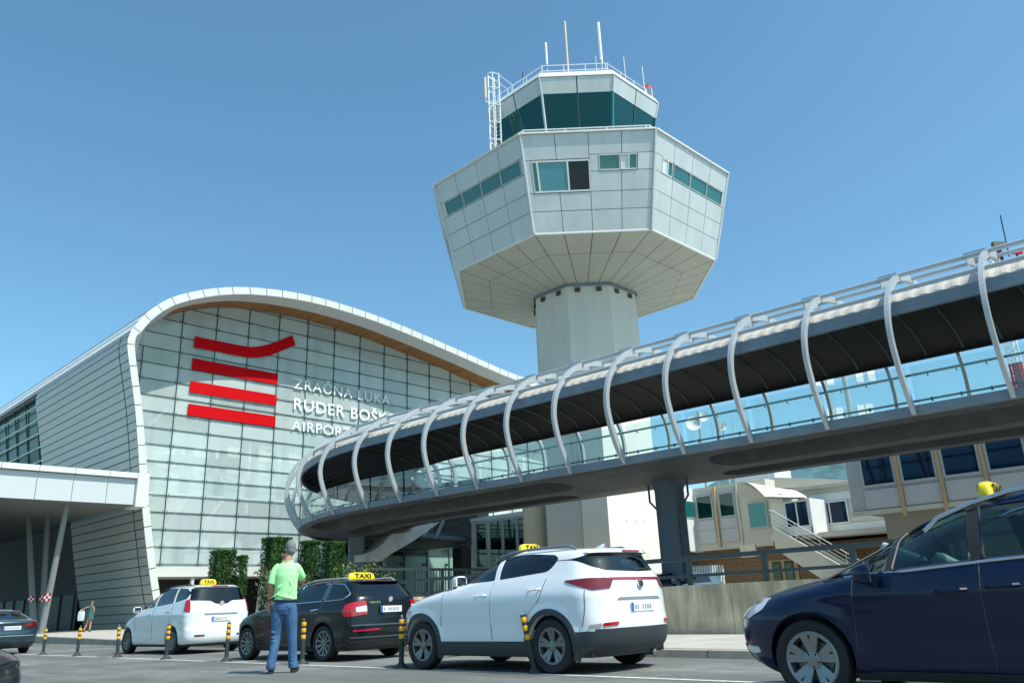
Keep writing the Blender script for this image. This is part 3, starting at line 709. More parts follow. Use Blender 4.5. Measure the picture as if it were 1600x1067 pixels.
# soffit with three long round-ended recesses
SLOTS = [(-2.35, .78), (0.0, .78), (2.35, .78)]
def zs_(X): return lerp([(0, 5.40), (1.6, 5.44), (3.2, 5.68), (3.42, 5.79)], abs(X))
BAYS = {0: ((0.5, 21.3), (28.0, 47.6), (52.0, 60)), 1: ((0.5, 22.0), (29.4, 48.6), (53, 60)), 2: ((0.5, 22.7), (30.4, 49.6), (54, 60))}
def half(i, s):
    c, w = SLOTS[i]
    for s0, s1 in BAYS[i]:
        if s0 <= s <= s1:
            d = min(s-s0, s1-s)
            return w if d >= w else math.sqrt(max(0, w*w-(w-d)**2))
    return 0.0
ss = set(SS)
for i in BAYS:
    for s0, s1 in BAYS[i]:
        for d in (0, .02, .08, .18, .32, .5, .78): ss.add(s0+d); ss.add(s1-d)
ss = sorted(x for x in ss if 0 <= x <= SEND)
rows = []
for s in ss:
    row = [(-3.42, zs_(3.42)), (-3.2, zs_(3.2))]
    for i, (c, w) in enumerate(SLOTS):
        h = half(i, s); a, b = c-h, c+h; dp = 1 if h > .01 else 0
        row += [(a, zs_(a)), (a+min(h, .03), 5.95 if dp else zs_(a)), (b-min(h, .03), 5.95 if dp else zs_(b)), (b, zs_(b))]
    row += [(3.2, zs_(3.2)), (3.42, zs_(3.42))]
    rows.append([bx(s, X, Z) for X, Z in row])
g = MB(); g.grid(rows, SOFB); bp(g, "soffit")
# ribs
HALF = [(3.55, 5.80), (3.62, 6.0), (3.96, 6.55), (4.25, 7.2), (4.42, 7.9), (4.38, 8.5), (4.15, 9.1), (3.72, 9.65), (3.1, 10.18), (2.3, 10.58), (1.2, 10.86), (0, 10.95)]
RIBC = [(p.x, p.y) for p in catmull([(-X, Z, 0) for X, Z in HALF]+[(X, Z, 0) for X, Z in HALF[-2::-1]], 4)]
def rib(s):
    q = MB(); n_ = len(RIBC); rows = []
    for i, (X, Z) in enumerate(RIBC):
        X0, Z0_ = RIBC[max(0, i-1)]; X1, Z1 = RIBC[min(n_-1, i+1)]; tx, tz = X1-X0, Z1-Z0_; L = math.hypot(tx, tz); nx, nz = -tz/L, tx/L
        f = min(1, .45+min(i, n_-1-i)*.09); hd = .108*f
        if X > 0 and False: pass
        row = []
        p, t, n3 = bpath(s)
        for du, dn in ((-.064, -hd), (.064, -hd), (.064, hd), (-.064, hd)): row.append(p+n3*(X+nx*dn)+Vector((0, 0, Z+nz*dn))+t*du)
        rows.append(row)
    q.grid(rows, STEEL, close=True, cap=True)
    for sg in (-1, 1):
        q.grid([[bx(s+.62+d, sg*X, Z) for X, Z in ((2.35, 10.60), (1.9, 10.80), (1.3, 10.95), (.8, 11.02))] for d in (-.05, .05)], STEEL)
        q.grid([[bx(s+.62+d, sg*X, Z-.26) for X, Z in ((2.35, 10.64), (1.9, 10.80), (1.3, 10.95), (.8, 11.0))] for d in (-.05, .05)], STEEL)
        q.grid([[bx(s+.57, sg*X, Z), bx(s+.57, sg*X, Z-.26)] for X, Z in ((2.35, 10.62), (1.9, 10.80), (1.3, 10.95), (.8, 11.02))], STEEL)
        q.beam(bx(s, sg*2.3, 10.72), bx(s+.62, sg*2.3, 10.72), .05, .12, STEEL); q.beam(bx(s, sg*.9, 11.0), bx(s+.62, sg*.9, 11.0), .05, .1, STEEL)
        q.beam(bx(s+.06, sg*3.6, 9.72), bx(s+.06, sg*3.5, 9.36), .08, .1, STEEL)
    return bp(q, "rib")
RIBS = [11.2+2.62*(k-4) for k in range(0, 27)]
RIBS = [s for s in RIBS if 0 <= s < L1+LA+1]
for s in RIBS: rib(s)
# roof sheet
RO = [(3.56, 9.34), (3.26, 9.64), (2.65, 9.93), (1.5, 10.2), (0, 10.32)]
ROC = [(p.x, p.y) for p in catmull([(-X, Z, 0) for X, Z in RO]+[(X, Z, 0) for X, Z in RO[-2::-1]], 3)]
g = MB(); rows = []; rws = []
for i, s in enumerate(srange(0, SEND, .11)):
    w = (0, .018, .02, .004)[i % 4]
    rows.append([bx(s, X*(1+w*.25), Z+w) for X, Z in ROC])
g.grid(rows, ROOFT)
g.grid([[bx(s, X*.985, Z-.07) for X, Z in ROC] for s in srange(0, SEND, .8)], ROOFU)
bp(g, "roof")
g = MB()
g.grid([[bx(s, -X, Z) for X, Z in ((3.46, 9.36), (3.6, 9.36), (3.6, 8.97), (3.46, 8.97))] for s in SS], STEELB, close=True, cap=True); g.grid([[bx(s, X, Z) for X, Z in ((3.46, 9.36), (3.56, 9.36), (3.56, 9.2), (3.46, 9.2))] for s in SS], ROOFU, close=True, cap=True)
bp(g, "eaves_beam")
g = MB()
for s in srange(.6, SEND-.5, 1.31): g.tube([bx(s, X*.97, Z-.13) for X, Z in ROC[1:-1]], .028, STEELB, 4)
bp(g, "purlin")
g = MB()
for X, Z, r in ((-3.56, 9.72, .075), (-2.3, 10.66, .075), (-.8, 10.96, .07), (.8, 10.96, .07), (2.3, 10.66, .075), (3.56, 9.72, .075)):
    g.tube([bx(s, X, Z) for s in SS], r, STEEL, 7)
bp(g, "tie_pipe")
# balustrades
for sg in (-1, 1):
    for s0, s1 in zip(RIBS, RIBS[1:]):
        q = MB(); q.grid([[bx(s, sg*3.36, 6.14), bx(s, sg*3.40, 7.32)] for s in srange(s0+.06, s1-.06, .9)], BGLASS); bp(q, "glass_panel", weld=False)
    q = MB(); q.tube([bx(s, sg*3.30, 7.06) for s in SS], .04, RAILG, 6); q.tube([bx(s, sg*3.33, 6.24) for s in SS], .035, RAILG, 6)
    for s in RIBS:
        for d in (.5, 1.3, 2.1): q.tube([bx(s+d, sg*3.34, 7.0), bx(s+d+.02, sg*3.2, 6.97)], .02, RAILG, 5); q.obox(bx(s+d, sg*3.36, 6.22), (.025, 0, 0), (0, .025, 0), (0, 0, .06), RAILG)
    bp(q, "handrail")
# drain pipes down two ribs
for s in (RIBS[9], RIBS[11]):
    q = MB(); q.tube([bx(s+.2, X*.97, Z) for X, Z in RIBC[2:32]], .045, STEEL, 6); bp(q, "drain_pipe")
# columns
pc = bpath(24.6)[0]
q = MB(); q.lathe([(.60, .1), (.60, 3.6), (.60, 5.1), (.66, 5.3), (.85, 5.5)], mat('column blue black', (.055, .085, .115), .5, var=.12, scale=2), 24, c=(pc.x, pc.y, 0)); bp(q, "support_column", smooth=True)
q = MB()
for s, X in ((-1.15, -.5), (1.1, .2)): q.tube([bx(24.6+s, X, 5.5), bx(24.6+s, X, 4.75), bx(24.6+s*.5, X*.6, 4.2), bx(24.6+s*.5, X*.6, .2)], .05, RAILD, 6)
bp(q, "drain_pipe")
for X in (0.1,):
    pp, t_, n_ = bpath(51.5); c = pp+n_*X; q = MB(); q.obox(c+Vector((0, 0, 2.8)), t_*.75, n_*.5, Vector((0, 0, 2.75)), STEELB); bp(q, "support_column", bevel=.08)
# junction block where the walkway enters the building
pp, t_, n_ = bpath(SEND+.9)
q = MB(); q.obox(pp+Vector((0, 0, 8.0)), t_*.9, n_*4.6, Vector((0, 0, 2.6)), mat("portal dark", (.05, .07, .075), .4)); bp(q, "end_portal")
# small weather instrument on the bridge roof
wi = empty("weather_instrument", (28.2, 5.0, 10.33)); tag(wi, "small red and dark weather instrument standing on the walkway roof", "weather instrument")
q = MB(); q.cyl((0, 0, -.02), (0, 0, .85), .05, RAILD, 8); q.cyl((.5, -.35, -.02), (.5, -.35, .8), .04, RAILD, 8); q.cyl((.25, -.17, .6), (.3, -.2, 2.1), .02, RAILD, 6); q.build("mast", wi)
q = MB(); q.obox((-.05, 0, 1.0), (.14, -.13, 0), (.05, .05, 0), (0, 0, .08), mat("olive box", (.12, .12, .07), .6)); q.build("sensor_box", wi)
q = MB(); q.obox((.0, .02, .72), (.04, -.04, 0), (.03, .03, 0), (0, 0, .16), RED); q.obox((.5, -.35, .78), (.14, -.12, 0), (.03, .03, 0), (0, 0, .07), RED); q.build("red_marker", wi)

# ------------------------------------------------------------------ annex glass hall below the walkway
an = empty("glass_annex", (40, 55, 0)); tag(an, "dark glazed low hall behind the walkway, with a pale wing-like canopy over its corner", "building")
def loc_build(root):
    T = Matrix.Translation(-root.location)
    def f(mb, name, parent=None, smooth=False, **k):
        o = mb.build(name, None, smooth, **k); o.data.transform(T); o.parent = parent or root; return o
    return f
ap = loc_build(an)
g = MB(); g.box(37.2, 51, 55.1, 56.6, .1, 8.6, mat("annex dark", (.012, .02, .02), .5)); ap(g, "wall")
g = MB(); g.box(37.2, 50.9, 55.0, 55.04, 5.15, 8.4, mat("annex glass dark", (.01, .03, .03), .05, spec=.8)); g.box(37.2, 50.9, 55.0, 55.04, .2, 5.1, mat("annex glass mint", (.22, .36, .32), .12, spec=.6)); ap(g, "glazing")
g = MB()
for b in (38.2, 40.7, 43.1, 45.6, 48.1): g.box(b-.06, b+.06, 54.92, 55.03, .2, 8.4, MULL)
for z in (5.12, 6.8): g.box(37.2, 50.9, 54.94, 55.03, z-.04, z+.04, MULL)
for b in (42.8, 45.2, 47.7): g.cyl((b, 54.7, 4.4), (b, 54.95, 4.4), .12, MULL, 10)
ap(g, "mullion_grid")
g = MB(); g.box(45.0, 46.2, 50.0, 51.0, .1, 9.2, DARK); ap(g, "black_column")
g = MB(); WG = [(35.56, 4.28), (35.56, 4.78), (36.4, 5.1), (37.1, 5.5), (37.7, 6.1), (38.3, 6.55), (42.8, 7.4), (40.2, 5.9), (38.2, 4.96), (36.95, 4.28)]
g.prism([(b*.86, 43, .9+(z-.9)*.86) for b, z in WG], (0, 1.3, 0), mat("wing concrete", (.52, .55, .53), .7, var=.18, scale=.8)); ap(g, "canopy_wing")
g = MB()
for c, rx, rz in (((37.9, 54.6, 5.6), .55, .75), ((39.0, 54.6, 6.5), .8, .6), ((36.8, 54.6, 6.7), .6, .5)):
    g.tube([(c[0]+rx*math.cos(t), c[1], c[2]+rz*math.sin(t)) for t in [2*math.pi*i/16 for i in range(16)]], .11, STEELB, 6, closed=True)
ap(g, "lattice_screen")

# ------------------------------------------------------------------ beige office beside the tower
bo_ = empty("beige_office", (44, 44, 0)); tag(bo_, "low beige office with four tall green windows left of the control tower foot", "building"); f = loc_build(bo_)
g = MB(); g.box(44, 52, 40.2, 47.6, .1, 7.42, BEIGE); g.box(43.92, 44, 40.2, 47.6, 7.18, 7.46, WHITE); f(g, "wall")
for a0, a1 in ((45.82, 46.92), (44.13, 45.37), (42.6, 43.87), (41.5, 42.33)):
    q = MB(); 
    for y0, y1, z0, z1 in ((a0-.09, a0, 3.6, 7.1), (a1, a1+.09, 3.6, 7.1), (a0, a1, 6.98, 7.1), (a0, a1, 3.6, 3.72)): q.box(43.9, 44.05, y0, y1, z0, z1, GREYP)
    w = f(q, "window"); q = MB(); q.box(43.95, 43.99, a0, a1, 3.72, 6.98, GRNG); q.box(44.0-.005, 44.0-.003, a0, a1, 3.72, 6.98, TWD); f(q, "pane", w)

# ------------------------------------------------------------------ white wing joining the offices
ww = empty("white_wing", (46, 31, 0)); tag(ww, "bright white end wall with narrow green window strip, right of the bridge column", "building"); f = loc_build(ww)
g = MB(); g.box(43, 50.0, 30.8, 40, 3.85, 8.2, WHITE); g.box(43, 51, 31.6, 40, .1, 3.85, BRICK); f(g, "wall")
q = MB(); q.box(43.4, 49.9, 30.74, 30.82, 6.1, 7.3, WHITE); w = f(q, "window"); q = MB(); q.box(43.5, 49.86, 30.72, 30.738, 6.16, 7.24, TW); f(q, "pane", w)

# ------------------------------------------------------------------ office building with outside stair
of = empty("office_building", (50, 25, 0)); tag(of, "cream two-storey office with curved canopy, outside stair and brown stone ground floor", "building"); f = loc_build(of)
g = MB(); g.box(50, 60, 25.2, 30.8, 3.85, 8.16, BEIGE); g.box(50.02, 60, 15.2, 25.2, 4.2, 7.05, BEIGE); g.box(49.8, 60, 15.2, 25.3, 7.05, 7.25, BEIGE); f(g, "wall")
g = MB(); g.box(51, 60, 15.2, 31.6, .1, 3.85, BRICK); f(g, "stone_base")
g = MB(); g.box(50.9, 50.98, 24.2, 26.2, .12, 2.95, OCHRE); f(g, "doorway")
for a0 in (24.5, 25.35):
    q = MB(); q.box(50.84, 50.9, a0, a0+.6, .13, 2.85, TWD); q.box(50.83, 50.84, a0+.05, a0+.55, .6, 2.7, GRNG); d = f(q, "door"); q = MB(); q.box(50.76, 50.8, a0+.1, a0+.13, 1.0, 1.3, CHROME); f(q, "handle", d)
def owin(y0, y1, z0, z1, glassm, b=50.0, frame=GREYP, fr=.09, n=1, back=TWD):
    q = MB()
    q.box(b-.09, b+.04, y0, y0+fr, z0, z1, frame); q.box(b-.09, b+.04, y1-fr, y1, z0, z1, frame); q.box(b-.09, b+.04, y0+fr, y1-fr, z1-fr, z1, frame); q.box(b-.09, b+.04, y0+fr, y1-fr, z0, z0+fr, frame)
    for i in range(1, n): y = y0+(y1-y0)*i/n; q.box(b-.085, b+.03, y-fr/2, y+fr/2, z0+fr, z1-fr, frame)
    w = f(q, "window"); q = MB(); q.box(b-.05, b-.04, y0+fr, y1-fr, z0+fr, z1-fr, glassm); q.box(b-.02, b-.01, y0+fr, y1-fr, z0+fr, z1-fr, mat('blue blind', (.012, .035, .085), .6) if glassm is BLUEG else back); f(q, "pane", w); return w
owin(29.3, 30.6, 5.95, 7.62, GRNG); owin(27.58, 28.8, 5.95, 7.62, GRNG)
for y0, y1 in ((29.28, 30.65), (27.55, 28.82)):
    for z0, z1 in ((5.2, 5.9), (4.32, 5.17), (7.65, 7.95)): g = MB(); g.box(49.93, 49.99, y0, y1, z0, z1, GREYP); f(g, "spandrel_panel")
g = MB(); g.box(49.8, 49.99, 28.95, 29.1, 4.0, 8.1, OCHRE); g.box(49.9, 49.99, 27.3, 27.42, 3.9, 8.1, BEIGE); f(g, "pilaster")
owin(25.3, 26.68, 5.0, 6.72, TEALG, back=TEALG)
owin(20.0, 22.28, 4.78, 6.2, BLUEG, b=50.0, frame=WHITE, n=2)
g = MB(); g.box(49.94, 50.0, 17, 22.3, 4.3, 4.76, WHITE); g.box(49.94, 50.0, 17, 22.3, 6.22, 6.7, WHITE); g.box(48.1, 50.0, 15.5, 22.4, 3.98, 4.26, BEIGE); f(g, "ledge")
# projecting stair enclosure with curved canopy
g = MB(); g.box(47.6, 50, 21.35, 23.9, 4.15, 4.62, WHITE); g.box(47.62, 49.9, 23.0, 23.9, 4.62, 6.75, mat("cream panel", (.60, .62, .52), .6)); g.box(47.6, 50, 21.3, 21.42, 4.15, 6.3, WHITE); f(g, "enclosure")
owin(21.44, 22.98, 4.62, 6.22, BLUEG, b=47.7, frame=WHITE, n=2)
g = MB(); rows = []
for i in range(11):
    t = i/10; bb = 50-2.7*t
    u_ = t**1.5; rows.append([(bb, 26.75-2.75*t, 8.1-1.45*u_), (bb, 26.1-2.5*t, 7.95-1.35*u_), (bb, 25.3-2.4*t, 7.7-1.2*u_), (bb, 24.5-2.35*t, 7.45-1.05*u_), (bb, 23.6-2.35*t, 7.2-.9*u_)])
g.grid(rows, mat("canopy cream", (.62, .60, .50), .5)); g.grid([[(x, y, z-.1) for x, y, z in r] for r in rows], BEIGE); f(g, "curved_canopy", smooth=True)
g = MB(); g.box(51.5, 54, 25.2, 28.2, 8.15, 9.0, mat("roof panel blue white", (.55, .62, .70), .5))
for y in (25.6, 26.4, 27.2, 28): g.box(51.45, 51.5, y-.04, y+.04, 8.2, 9.2, WHITE)
g.prism([(51.4, 25.2, 8.35), (51.4, 19.4, 7.4), (51.4, 19.4, 7.2), (51.4, 25.2, 7.6)], (2, 0, 0), BEIGE); f(g, "rooftop_parapet")
# stair flight
g = MB(); SP = [(23.6, 4.75), (23.6, 3.4), (19.0, .15), (17.9, .15), (17.9, 1.0)]
g.prism([(47.0, y, z) for y, z in SP], (.22, 0, 0), BEIGE); g.prism([(48.5, y, z) for y, z in SP], (.22, 0, 0), BEIGE)
g.box(47.3, 49.9, 23.4, 24.1, 4.0, 4.15, BEIGE); g.box(47.0, 47.3, 25.0, 26.0, 3.1, 3.85, BEIGE)
for i in range(16): g.box(47.2, 48.5, 23.5-.34*i, 23.84-.34*i, 3.9-.23*i, 4.4-.23*i, BEIGE)
st = f(g, "stair_flight")
g = MB()
for o_ in (.25, .5, .75, 1.0): g.tube([(47.05, 23.7, 4.75+o_), (47.05, 23.5, 4.75+o_), (47.05, 17.9, .95+o_)], .02, LETW, 5)
for y in (23.6, 22.2, 20.8, 19.4, 18): zz = 4.75-(max(0, 23.6-y))*.667; g.tube([(47.05, y, zz), (47.05, y, zz+1.0)], .02, LETW, 5)
f(g, "handrail", st)

# ------------------------------------------------------------------ right-hand grey office with blue windows
gb = empty("grey_office", (38, 10, 0)); tag(gb, "grey office block with blue windows between ochre fins, seen below the walkway", "building"); f = loc_build(gb)
g = MB(); g.box(38, 49, -14, 15.0, 4.25, 8.0, GREYP); g.box(37.9, 38, -14, 15.02, 4.1, 4.3, BEIGE); g.box(39.5, 49, -14, 14.2, .1, 4.25, mat("office recess", (.30, .29, .25), .8)); f(g, "wall")
y = 14.35
for i in range(13):
    owin(y-1.55, y, 5.32, 7.6, BLUEG, b=38.0, fr=.11)
    q = MB(); q.box(37.84, 38.0, y-1.73, y-1.58, 3.9, 7.95, OCHRE); f(q, "fin")
    q = MB(); q.box(37.95, 37.99, y-1.54, y-.02, 4.36, 5.2, mat("panel pale", (.52, .54, .55), .5)); f(q, "spandrel_panel"); y -= 1.75

# ------------------------------------------------------------------ street wall with railing
def wb(a): return 15.5+.04*(a-5)
wall = empty("street_wall", (wb(6), 6, 0)); tag(wall, "low stained concrete wall topped by a dark steel railing along the pavement", "wall"); f = loc_build(wall)
g = MB()
for a0, a1 in zip(range(-30, 24, 3), range(-27, 27, 3)):
    p, q_ = Vector((wb(a0+.006), a0+.006, 0)), Vector((wb(a1-.006), a1-.006, 0)); n_ = Vector((1, -.04, 0)).normalized()*.3
    g.prism([p+Vector((0, 0, .1)), q_+Vector((0, 0, .1)), q_+Vector((0, 0, 1.13)), p+Vector((0, 0, 1.13))], n_, CONC)
f(g, "concrete_wall")
g = MB()
for z, r in ((1.7, .06), (1.33, .04)): g.beam((wb(-30)+.15, -30, z), (wb(24)+.15, 24, z), r*1.5, r*1.6, RAILD)
a = -29.0
while a < 24: g.box(wb(a)+.1, wb(a)+.2, a-.05, a+.05, 1.12, 1.7, RAILD); a += 1.86
f(g, "railing")
tw = empty("terrace_wall", (22, 28, 0)); tag(tw, "terrace wall with dark baluster railing in front of the clipped hedges, behind the black estate", "wall"); f = loc_build(tw)
g = MB(); g.box(19.6, 29, 28, 28.3, .1, 1.35, CONC); f(g, "concrete_wall")
g = MB(); g.box(19.6, 29, 28.08, 28.2, 2.44, 2.54, RAILD); g.box(22.2, 29, 28.1, 28.18, 2.02, 2.09, RAILD); g.box(19.6, 29, 28.1, 28.18, 1.42, 1.48, RAILD)
for b in (19.7, 21.2, 22.7, 24.2, 25.7, 27.2, 28.7): g.box(b-.05, b+.05, 28.08, 28.2, 1.3, 2.44, RAILD)
b = 22.85
while b < 28.9: g.box(b-.015, b+.015, 28.12, 28.15, 1.48, 2.44, RAILD); b += .17
f(g, "railing")
# white picket fence behind the wall
pf = empty("picket_fence", (31.4, 19.2, .13)); tag(pf, "short white picket fence behind the street wall next to the bridge column", "fence"); f = loc_build(pf)
g = MB()
for i in range(16):
    t = i/15; x, y = 30.9+1.1*t, 19.9-1.25*t; g.box(x-.03, x+.03, y-.03, y+.03, .13, 2.15, LETW)
f(g, "picket"); g = MB()
for z in (.6, 1.7): g.beam((30.85, 19.95, z), (32.05, 18.6, z), .04, .07, LETW)
f(g, "rail")

# ------------------------------------------------------------------ masts beyond the walkway
dm = empty("dish_mast", (53, 31.4, 8.15)); tag(dm, "roof mast carrying three white satellite dishes seen through the walkway glass", "antenna mast")
q = MB(); q.cyl((0, 0, 0), (0, 0, 6.2), .12, STEEL, 8); q.cyl((1.3, -1.2, 0), (1.3, -1.2, 5.2), .07, STEEL, 8)
for dx in (.7, 1.9, 2.6): q.cyl((dx, -dx*.9, 0), (dx, -dx*.9, 5.2+.2*dx), .03, STEEL, 5)
q.build("mast", dm)
for x, y, z, r in ((-.3, .3, 5.3, .6), (.3, -.25, 5.8, .42), (1.3, -1.2, 5.0, .36)):
    q = MB(); q.lathe([(0, .22), (r*.6, .1), (r, 0), (r, -.03), (r*.6, .05), (0, .17)], ANW, 20, axis='y'); o = q.build("dish", dm, smooth=True); o.location = (x, y, z); o.rotation_euler = (R(-12), 0, R(-62+10*r))
cm = empty("antenna_array_mast", (61, 23, 7.2)); tag(cm, "grey mast with crosswise panel antennas standing behind the walkway glass", "antenna mast")
q = MB(); q.cyl((0, 0, 0), (0, 0, 11.4), .2, STEEL, 8); q.build("mast", cm)
for z, w in ((9.3, 2.1), (6.6, 1.5)):
    q = MB(); ax = Vector((.69, -.72, 0)); q.beam(Vector((0, 0, z))-ax*w, Vector((0, 0, z+.25))+ax*w, .12, .12, STEEL)
    for t in (-1, -.55, .55, 1): q.obox(Vector((0, 0, z+.12*t))+ax*w*t, ax*.28, ax.cross(Vector((0, 0, 1)))*.08, Vector((0, 0, .45)), ANW)
    q.build("cross_arm", cm)
rm = empty("radio_mast", (82, 15.5, 0)); tag(rm, "tall red and white banded radio mast at the right edge behind the walkway", "antenna mast")
q = MB()
for i in range(14):
    for k in range(3):
        t0 = 2*math.pi*k/3; t1 = 2*math.pi*(k+1)/3; m_ = RED if i % 2 == 0 else LETW; z0 = i*2.2; z1 = z0+2.2
        q.cyl((.55*math.cos(t0), .55*math.sin(t0), z0), (.55*math.cos(t0), .55*math.sin(t0), z1), .09, m_, 6)
        for h in range(3): q.tube([(.55*math.cos(t0), .55*math.sin(t0), z0+h*.73), (.55*math.cos(t1), .55*math.sin(t1), z0+h*.73+.73)], .05, m_, 5)
        if m_ is RED: q.box(-.3, .3, -.3, .3, z0, z1, mat("mast core red", (.22, .02, .05), .6))
q.build("lattice", rm)

# ------------------------------------------------------------------ hedges and shrubs
def leafbox(mb, x0, x1, y0, y1, z0, z1, n, size, m, rng, rnd=.08, inner=False):
    for _ in range(n):
        f_ = rng.random(); ax = rng.choice((0, 1, 2, 3, 4)) if not inner else 9
        x, y, z = rng.uniform(x0, x1), rng.uniform(y0, y1), rng.uniform(z0, z1); d = rng.random()**2*.10
        if ax == 0: x = x0+d
        elif ax == 1: x = x1-d
        elif ax == 2: y = y0+d
        elif ax == 3: y = y1-d
        elif ax == 4: z = z1-d
        p = Vector((x, y, z))+Vector((rng.gauss(0, .015), rng.gauss(0, .015), rng.gauss(0, .02)))
        u = Vector((rng.gauss(0, 1), rng.gauss(0, 1), rng.gauss(0, 1))).normalized(); v = u.cross(Vector((rng.gauss(0, 1), rng.gauss(0, 1), rng.gauss(0, 1)))).normalized(); s = size*rng.uniform(.5, 1.3)
        mb.face([p-u*s, p-v*s*.45, p+u*s, p+v*s*.45], m)
def hedge(x0, x1, y0, y1, z1, label, n, seed):
    rng = random.Random(seed); h = empty("clipped_hedge", ((x0+x1)/2, (y0+y1)/2, .1)); tag(h, label, "hedge", "clipped cypress hedges before the glass front"); f = loc_build(h)
    g = MB(); g.box(x0+.14, x1-.14, y0+.14, y1-.14, .6, z1-.14, mat("hedge core", (.012, .03, .006), .9)); leafbox(g, x0, x1, y0, y1, .4, z1, n*3, .05, HEDGE, rng); f(g, "foliage", weld=False)
    g = MB(); 
    for k in range(3): x = x0+(x1-x0)*(k+.5)/3; g.cyl((x, (y0+y1)/2, .1), (x, (y0+y1)/2, 1.0), .06, TWIG, 6)
    f(g, "trunk")
hedge(15.58, 16.38, 32.05, 32.85, 3.45, "dark green square-clipped hedge, left of all, above the white taxi's roof sign", 2600, 1)
hedge(16.32, 16.67, 31.6, 32.0, 3.2, "narrow low clipped hedge close beside the leftmost hedge block", 1400, 2)
hedge(17.05, 17.95, 30.4, 31.3, 3.88, "tallest clipped hedge block, partly hidden by the man in green", 3200, 3)
hedge(18.15, 18.78, 29.5, 30.15, 3.68, "clipped hedge block just right of the man's head", 2000, 4)
hedge(18.75, 19.45, 28.75, 29.45, 3.6, "rightmost clipped hedge block, next to the bridge pier", 2200, 5)
def shrub(c, r, h, label, seed, m, n, size=.07, group=None):
    rng = random.Random(seed); s = empty("shrub", (c[0], c[1], .12)); tag(s, label, "shrub", group)
    g = MB(); w = MB()
    for k in range(16):
        a = rng.uniform(0, 6.28); rr = rng.random()**.5*r; top = Vector((rr*math.cos(a), rr*math.sin(a), h*rng.uniform(.55, 1.0))); mid = top*.5+Vector((0, 0, h*.05))
        w.tube([(top.x*.15, top.y*.15, 0), mid, top], .012, TWIG, 4)
        for _ in range(n//16):
            t = rng.uniform(.25, 1.05); p = top*t+Vector((rng.gauss(0, .12*r+.04), rng.gauss(0, .12*r+.04), rng.gauss(0, .06)))
            u = Vector((rng.gauss(0, 1), rng.gauss(0, 1), rng.gauss(.5, 1))).normalized(); v = u.cross(Vector((rng.gauss(0, 1), rng.gauss(0, 1), rng.gauss(0, 1)))).normalized(); q = size*rng.uniform(.5, 1.4)
            g.face([p-u*q, p-v*q*.4, p+u*q, p+v*q*.4], m)
    g.build("foliage", s, weld=False); w.build("stem", s)
SG = "loose shrubs in the planting bed"
shrub((15.9, 27.6), .9, 2.5, "tall loose brownish green shrub between the white taxi and the man", 11, SHRUB, 2200, .085, SG)
shrub((16.6, 26.6), .6, 1.5, "bright yellow green shrub low beside the white taxi's tail lamp", 12, HEDGE2, 1800, .075, SG)
shrub((17.0, 28.8), .6, 2.1, "olive shrub right behind the tall loose shrub", 13, SHRUB, 1500, .08, SG)
shrub((18.6, 27.2), .8, 2.6, "sprawling yellow green shrub under the clipped hedges right of the man", 14, HEDGE2, 1300, .07, SG)
shrub((19.7, 27.0), .7, 2.7, "thin sprawling bush over the railing near the bridge pier", 15, mat("leaf olive", (.10, .16, .02), .7, var=.4, scale=3), 700, .06, SG)
bed = MB(); bed.box(14.8, 21, 25.8, 33.6, .12, .3, SOIL); tag(bed.build("planting_bed"), "raised planting bed of dry soil under the hedges and shrubs", "planting bed")

# ------------------------------------------------------------------ bollards
def bollard(tilt=0):
    b = empty("bollard")
    q = MB(); q.lathe([(.13, 0), (.13, .012), (.075, .05), (.042, .09), (.04, .74), (.034, .765), (0, .77)], BOLK, 16); q.build("post", b, smooth=True)
    for z in (.44, .555, .665):
        q = MB(); q.lathe([(.041, z), (.0445, z+.006), (.0445, z+.062), (.041, z+.068)], BOLY, 16); q.build("reflective_band", b, smooth=True)
    q = MB(); q.cyl((0, 0, .765), (0, 0, .80), .012, CHROME, 6); q.build("cap_bolt", b)
    return b
bol0 = bollard(); BL = ["rightmost bollard, knocked askew in front of the white SUV's rear wheel", "upright bollard by the white SUV's front wheel", "bollard by the black estate's rear wheel, right of the man's legs", "bollard between the white taxi's bumper and the black estate's front wheel",
    "bollard in front of the white people carrier's rear wheel", "bollard in front of the white people carrier's front wheel", "bollard on open road left of the white people carrier, second from the left", "leftmost bollard, beside the teal car's rear corner"]
P6 = Vector((8.46, 10.86, 0))
for i in range(8):
    p = P6+Vector((0, 1, 0))*2.928*(i-1)
    o = bol0 if i == 0 else copy_tree(bol0)
    o.location = p; o.rotation_euler = (R(2)*((i*37) % 5-2)/2, R(1.5)*((i*53) % 5-2)/2, 0)
    if i == 0: o.rotation_euler = tuple(Matrix.Rotation(R(-11), 3, Vector((.66, .75, 0))).to_euler())
    tag(o, BL[i], "bollard", "yellow banded bollards along the taxi rank")

# drain covers in the road
for i, (b, a, lab) in enumerate(((10.7, 12.4, "cast iron drain grate in the gutter between the black estate and the white SUV"), (5.2, 10.3, "round iron manhole cover in the open road left of the navy car"))):
    d = empty("drain_grate" if i == 0 else "manhole_cover", (b, a, .004)); tag(d, lab, "drain cover"); q = MB()
    if i == 0:
        q.box(-.22, .22, -.3, .3, 0, .006, DARK)
        for k in range(7): q.box(-.2+.058*k, -.17+.058*k, -.28, .28, .006, .012, KERB)
        q.build("grate", d)
    else:
        q.cyl((0, 0, 0), (0, 0, .007), .36, mat("cast iron", (.07, .07, .065), .6, metal=.4, bump=.6, bscale=30), 28); q.build("cover", d)
        q = MB(); q.lathe([(.36, .006), (.36, .010), (.42, .010), (.43, 0)], KERB, 28); q.build("cover_frame", d)

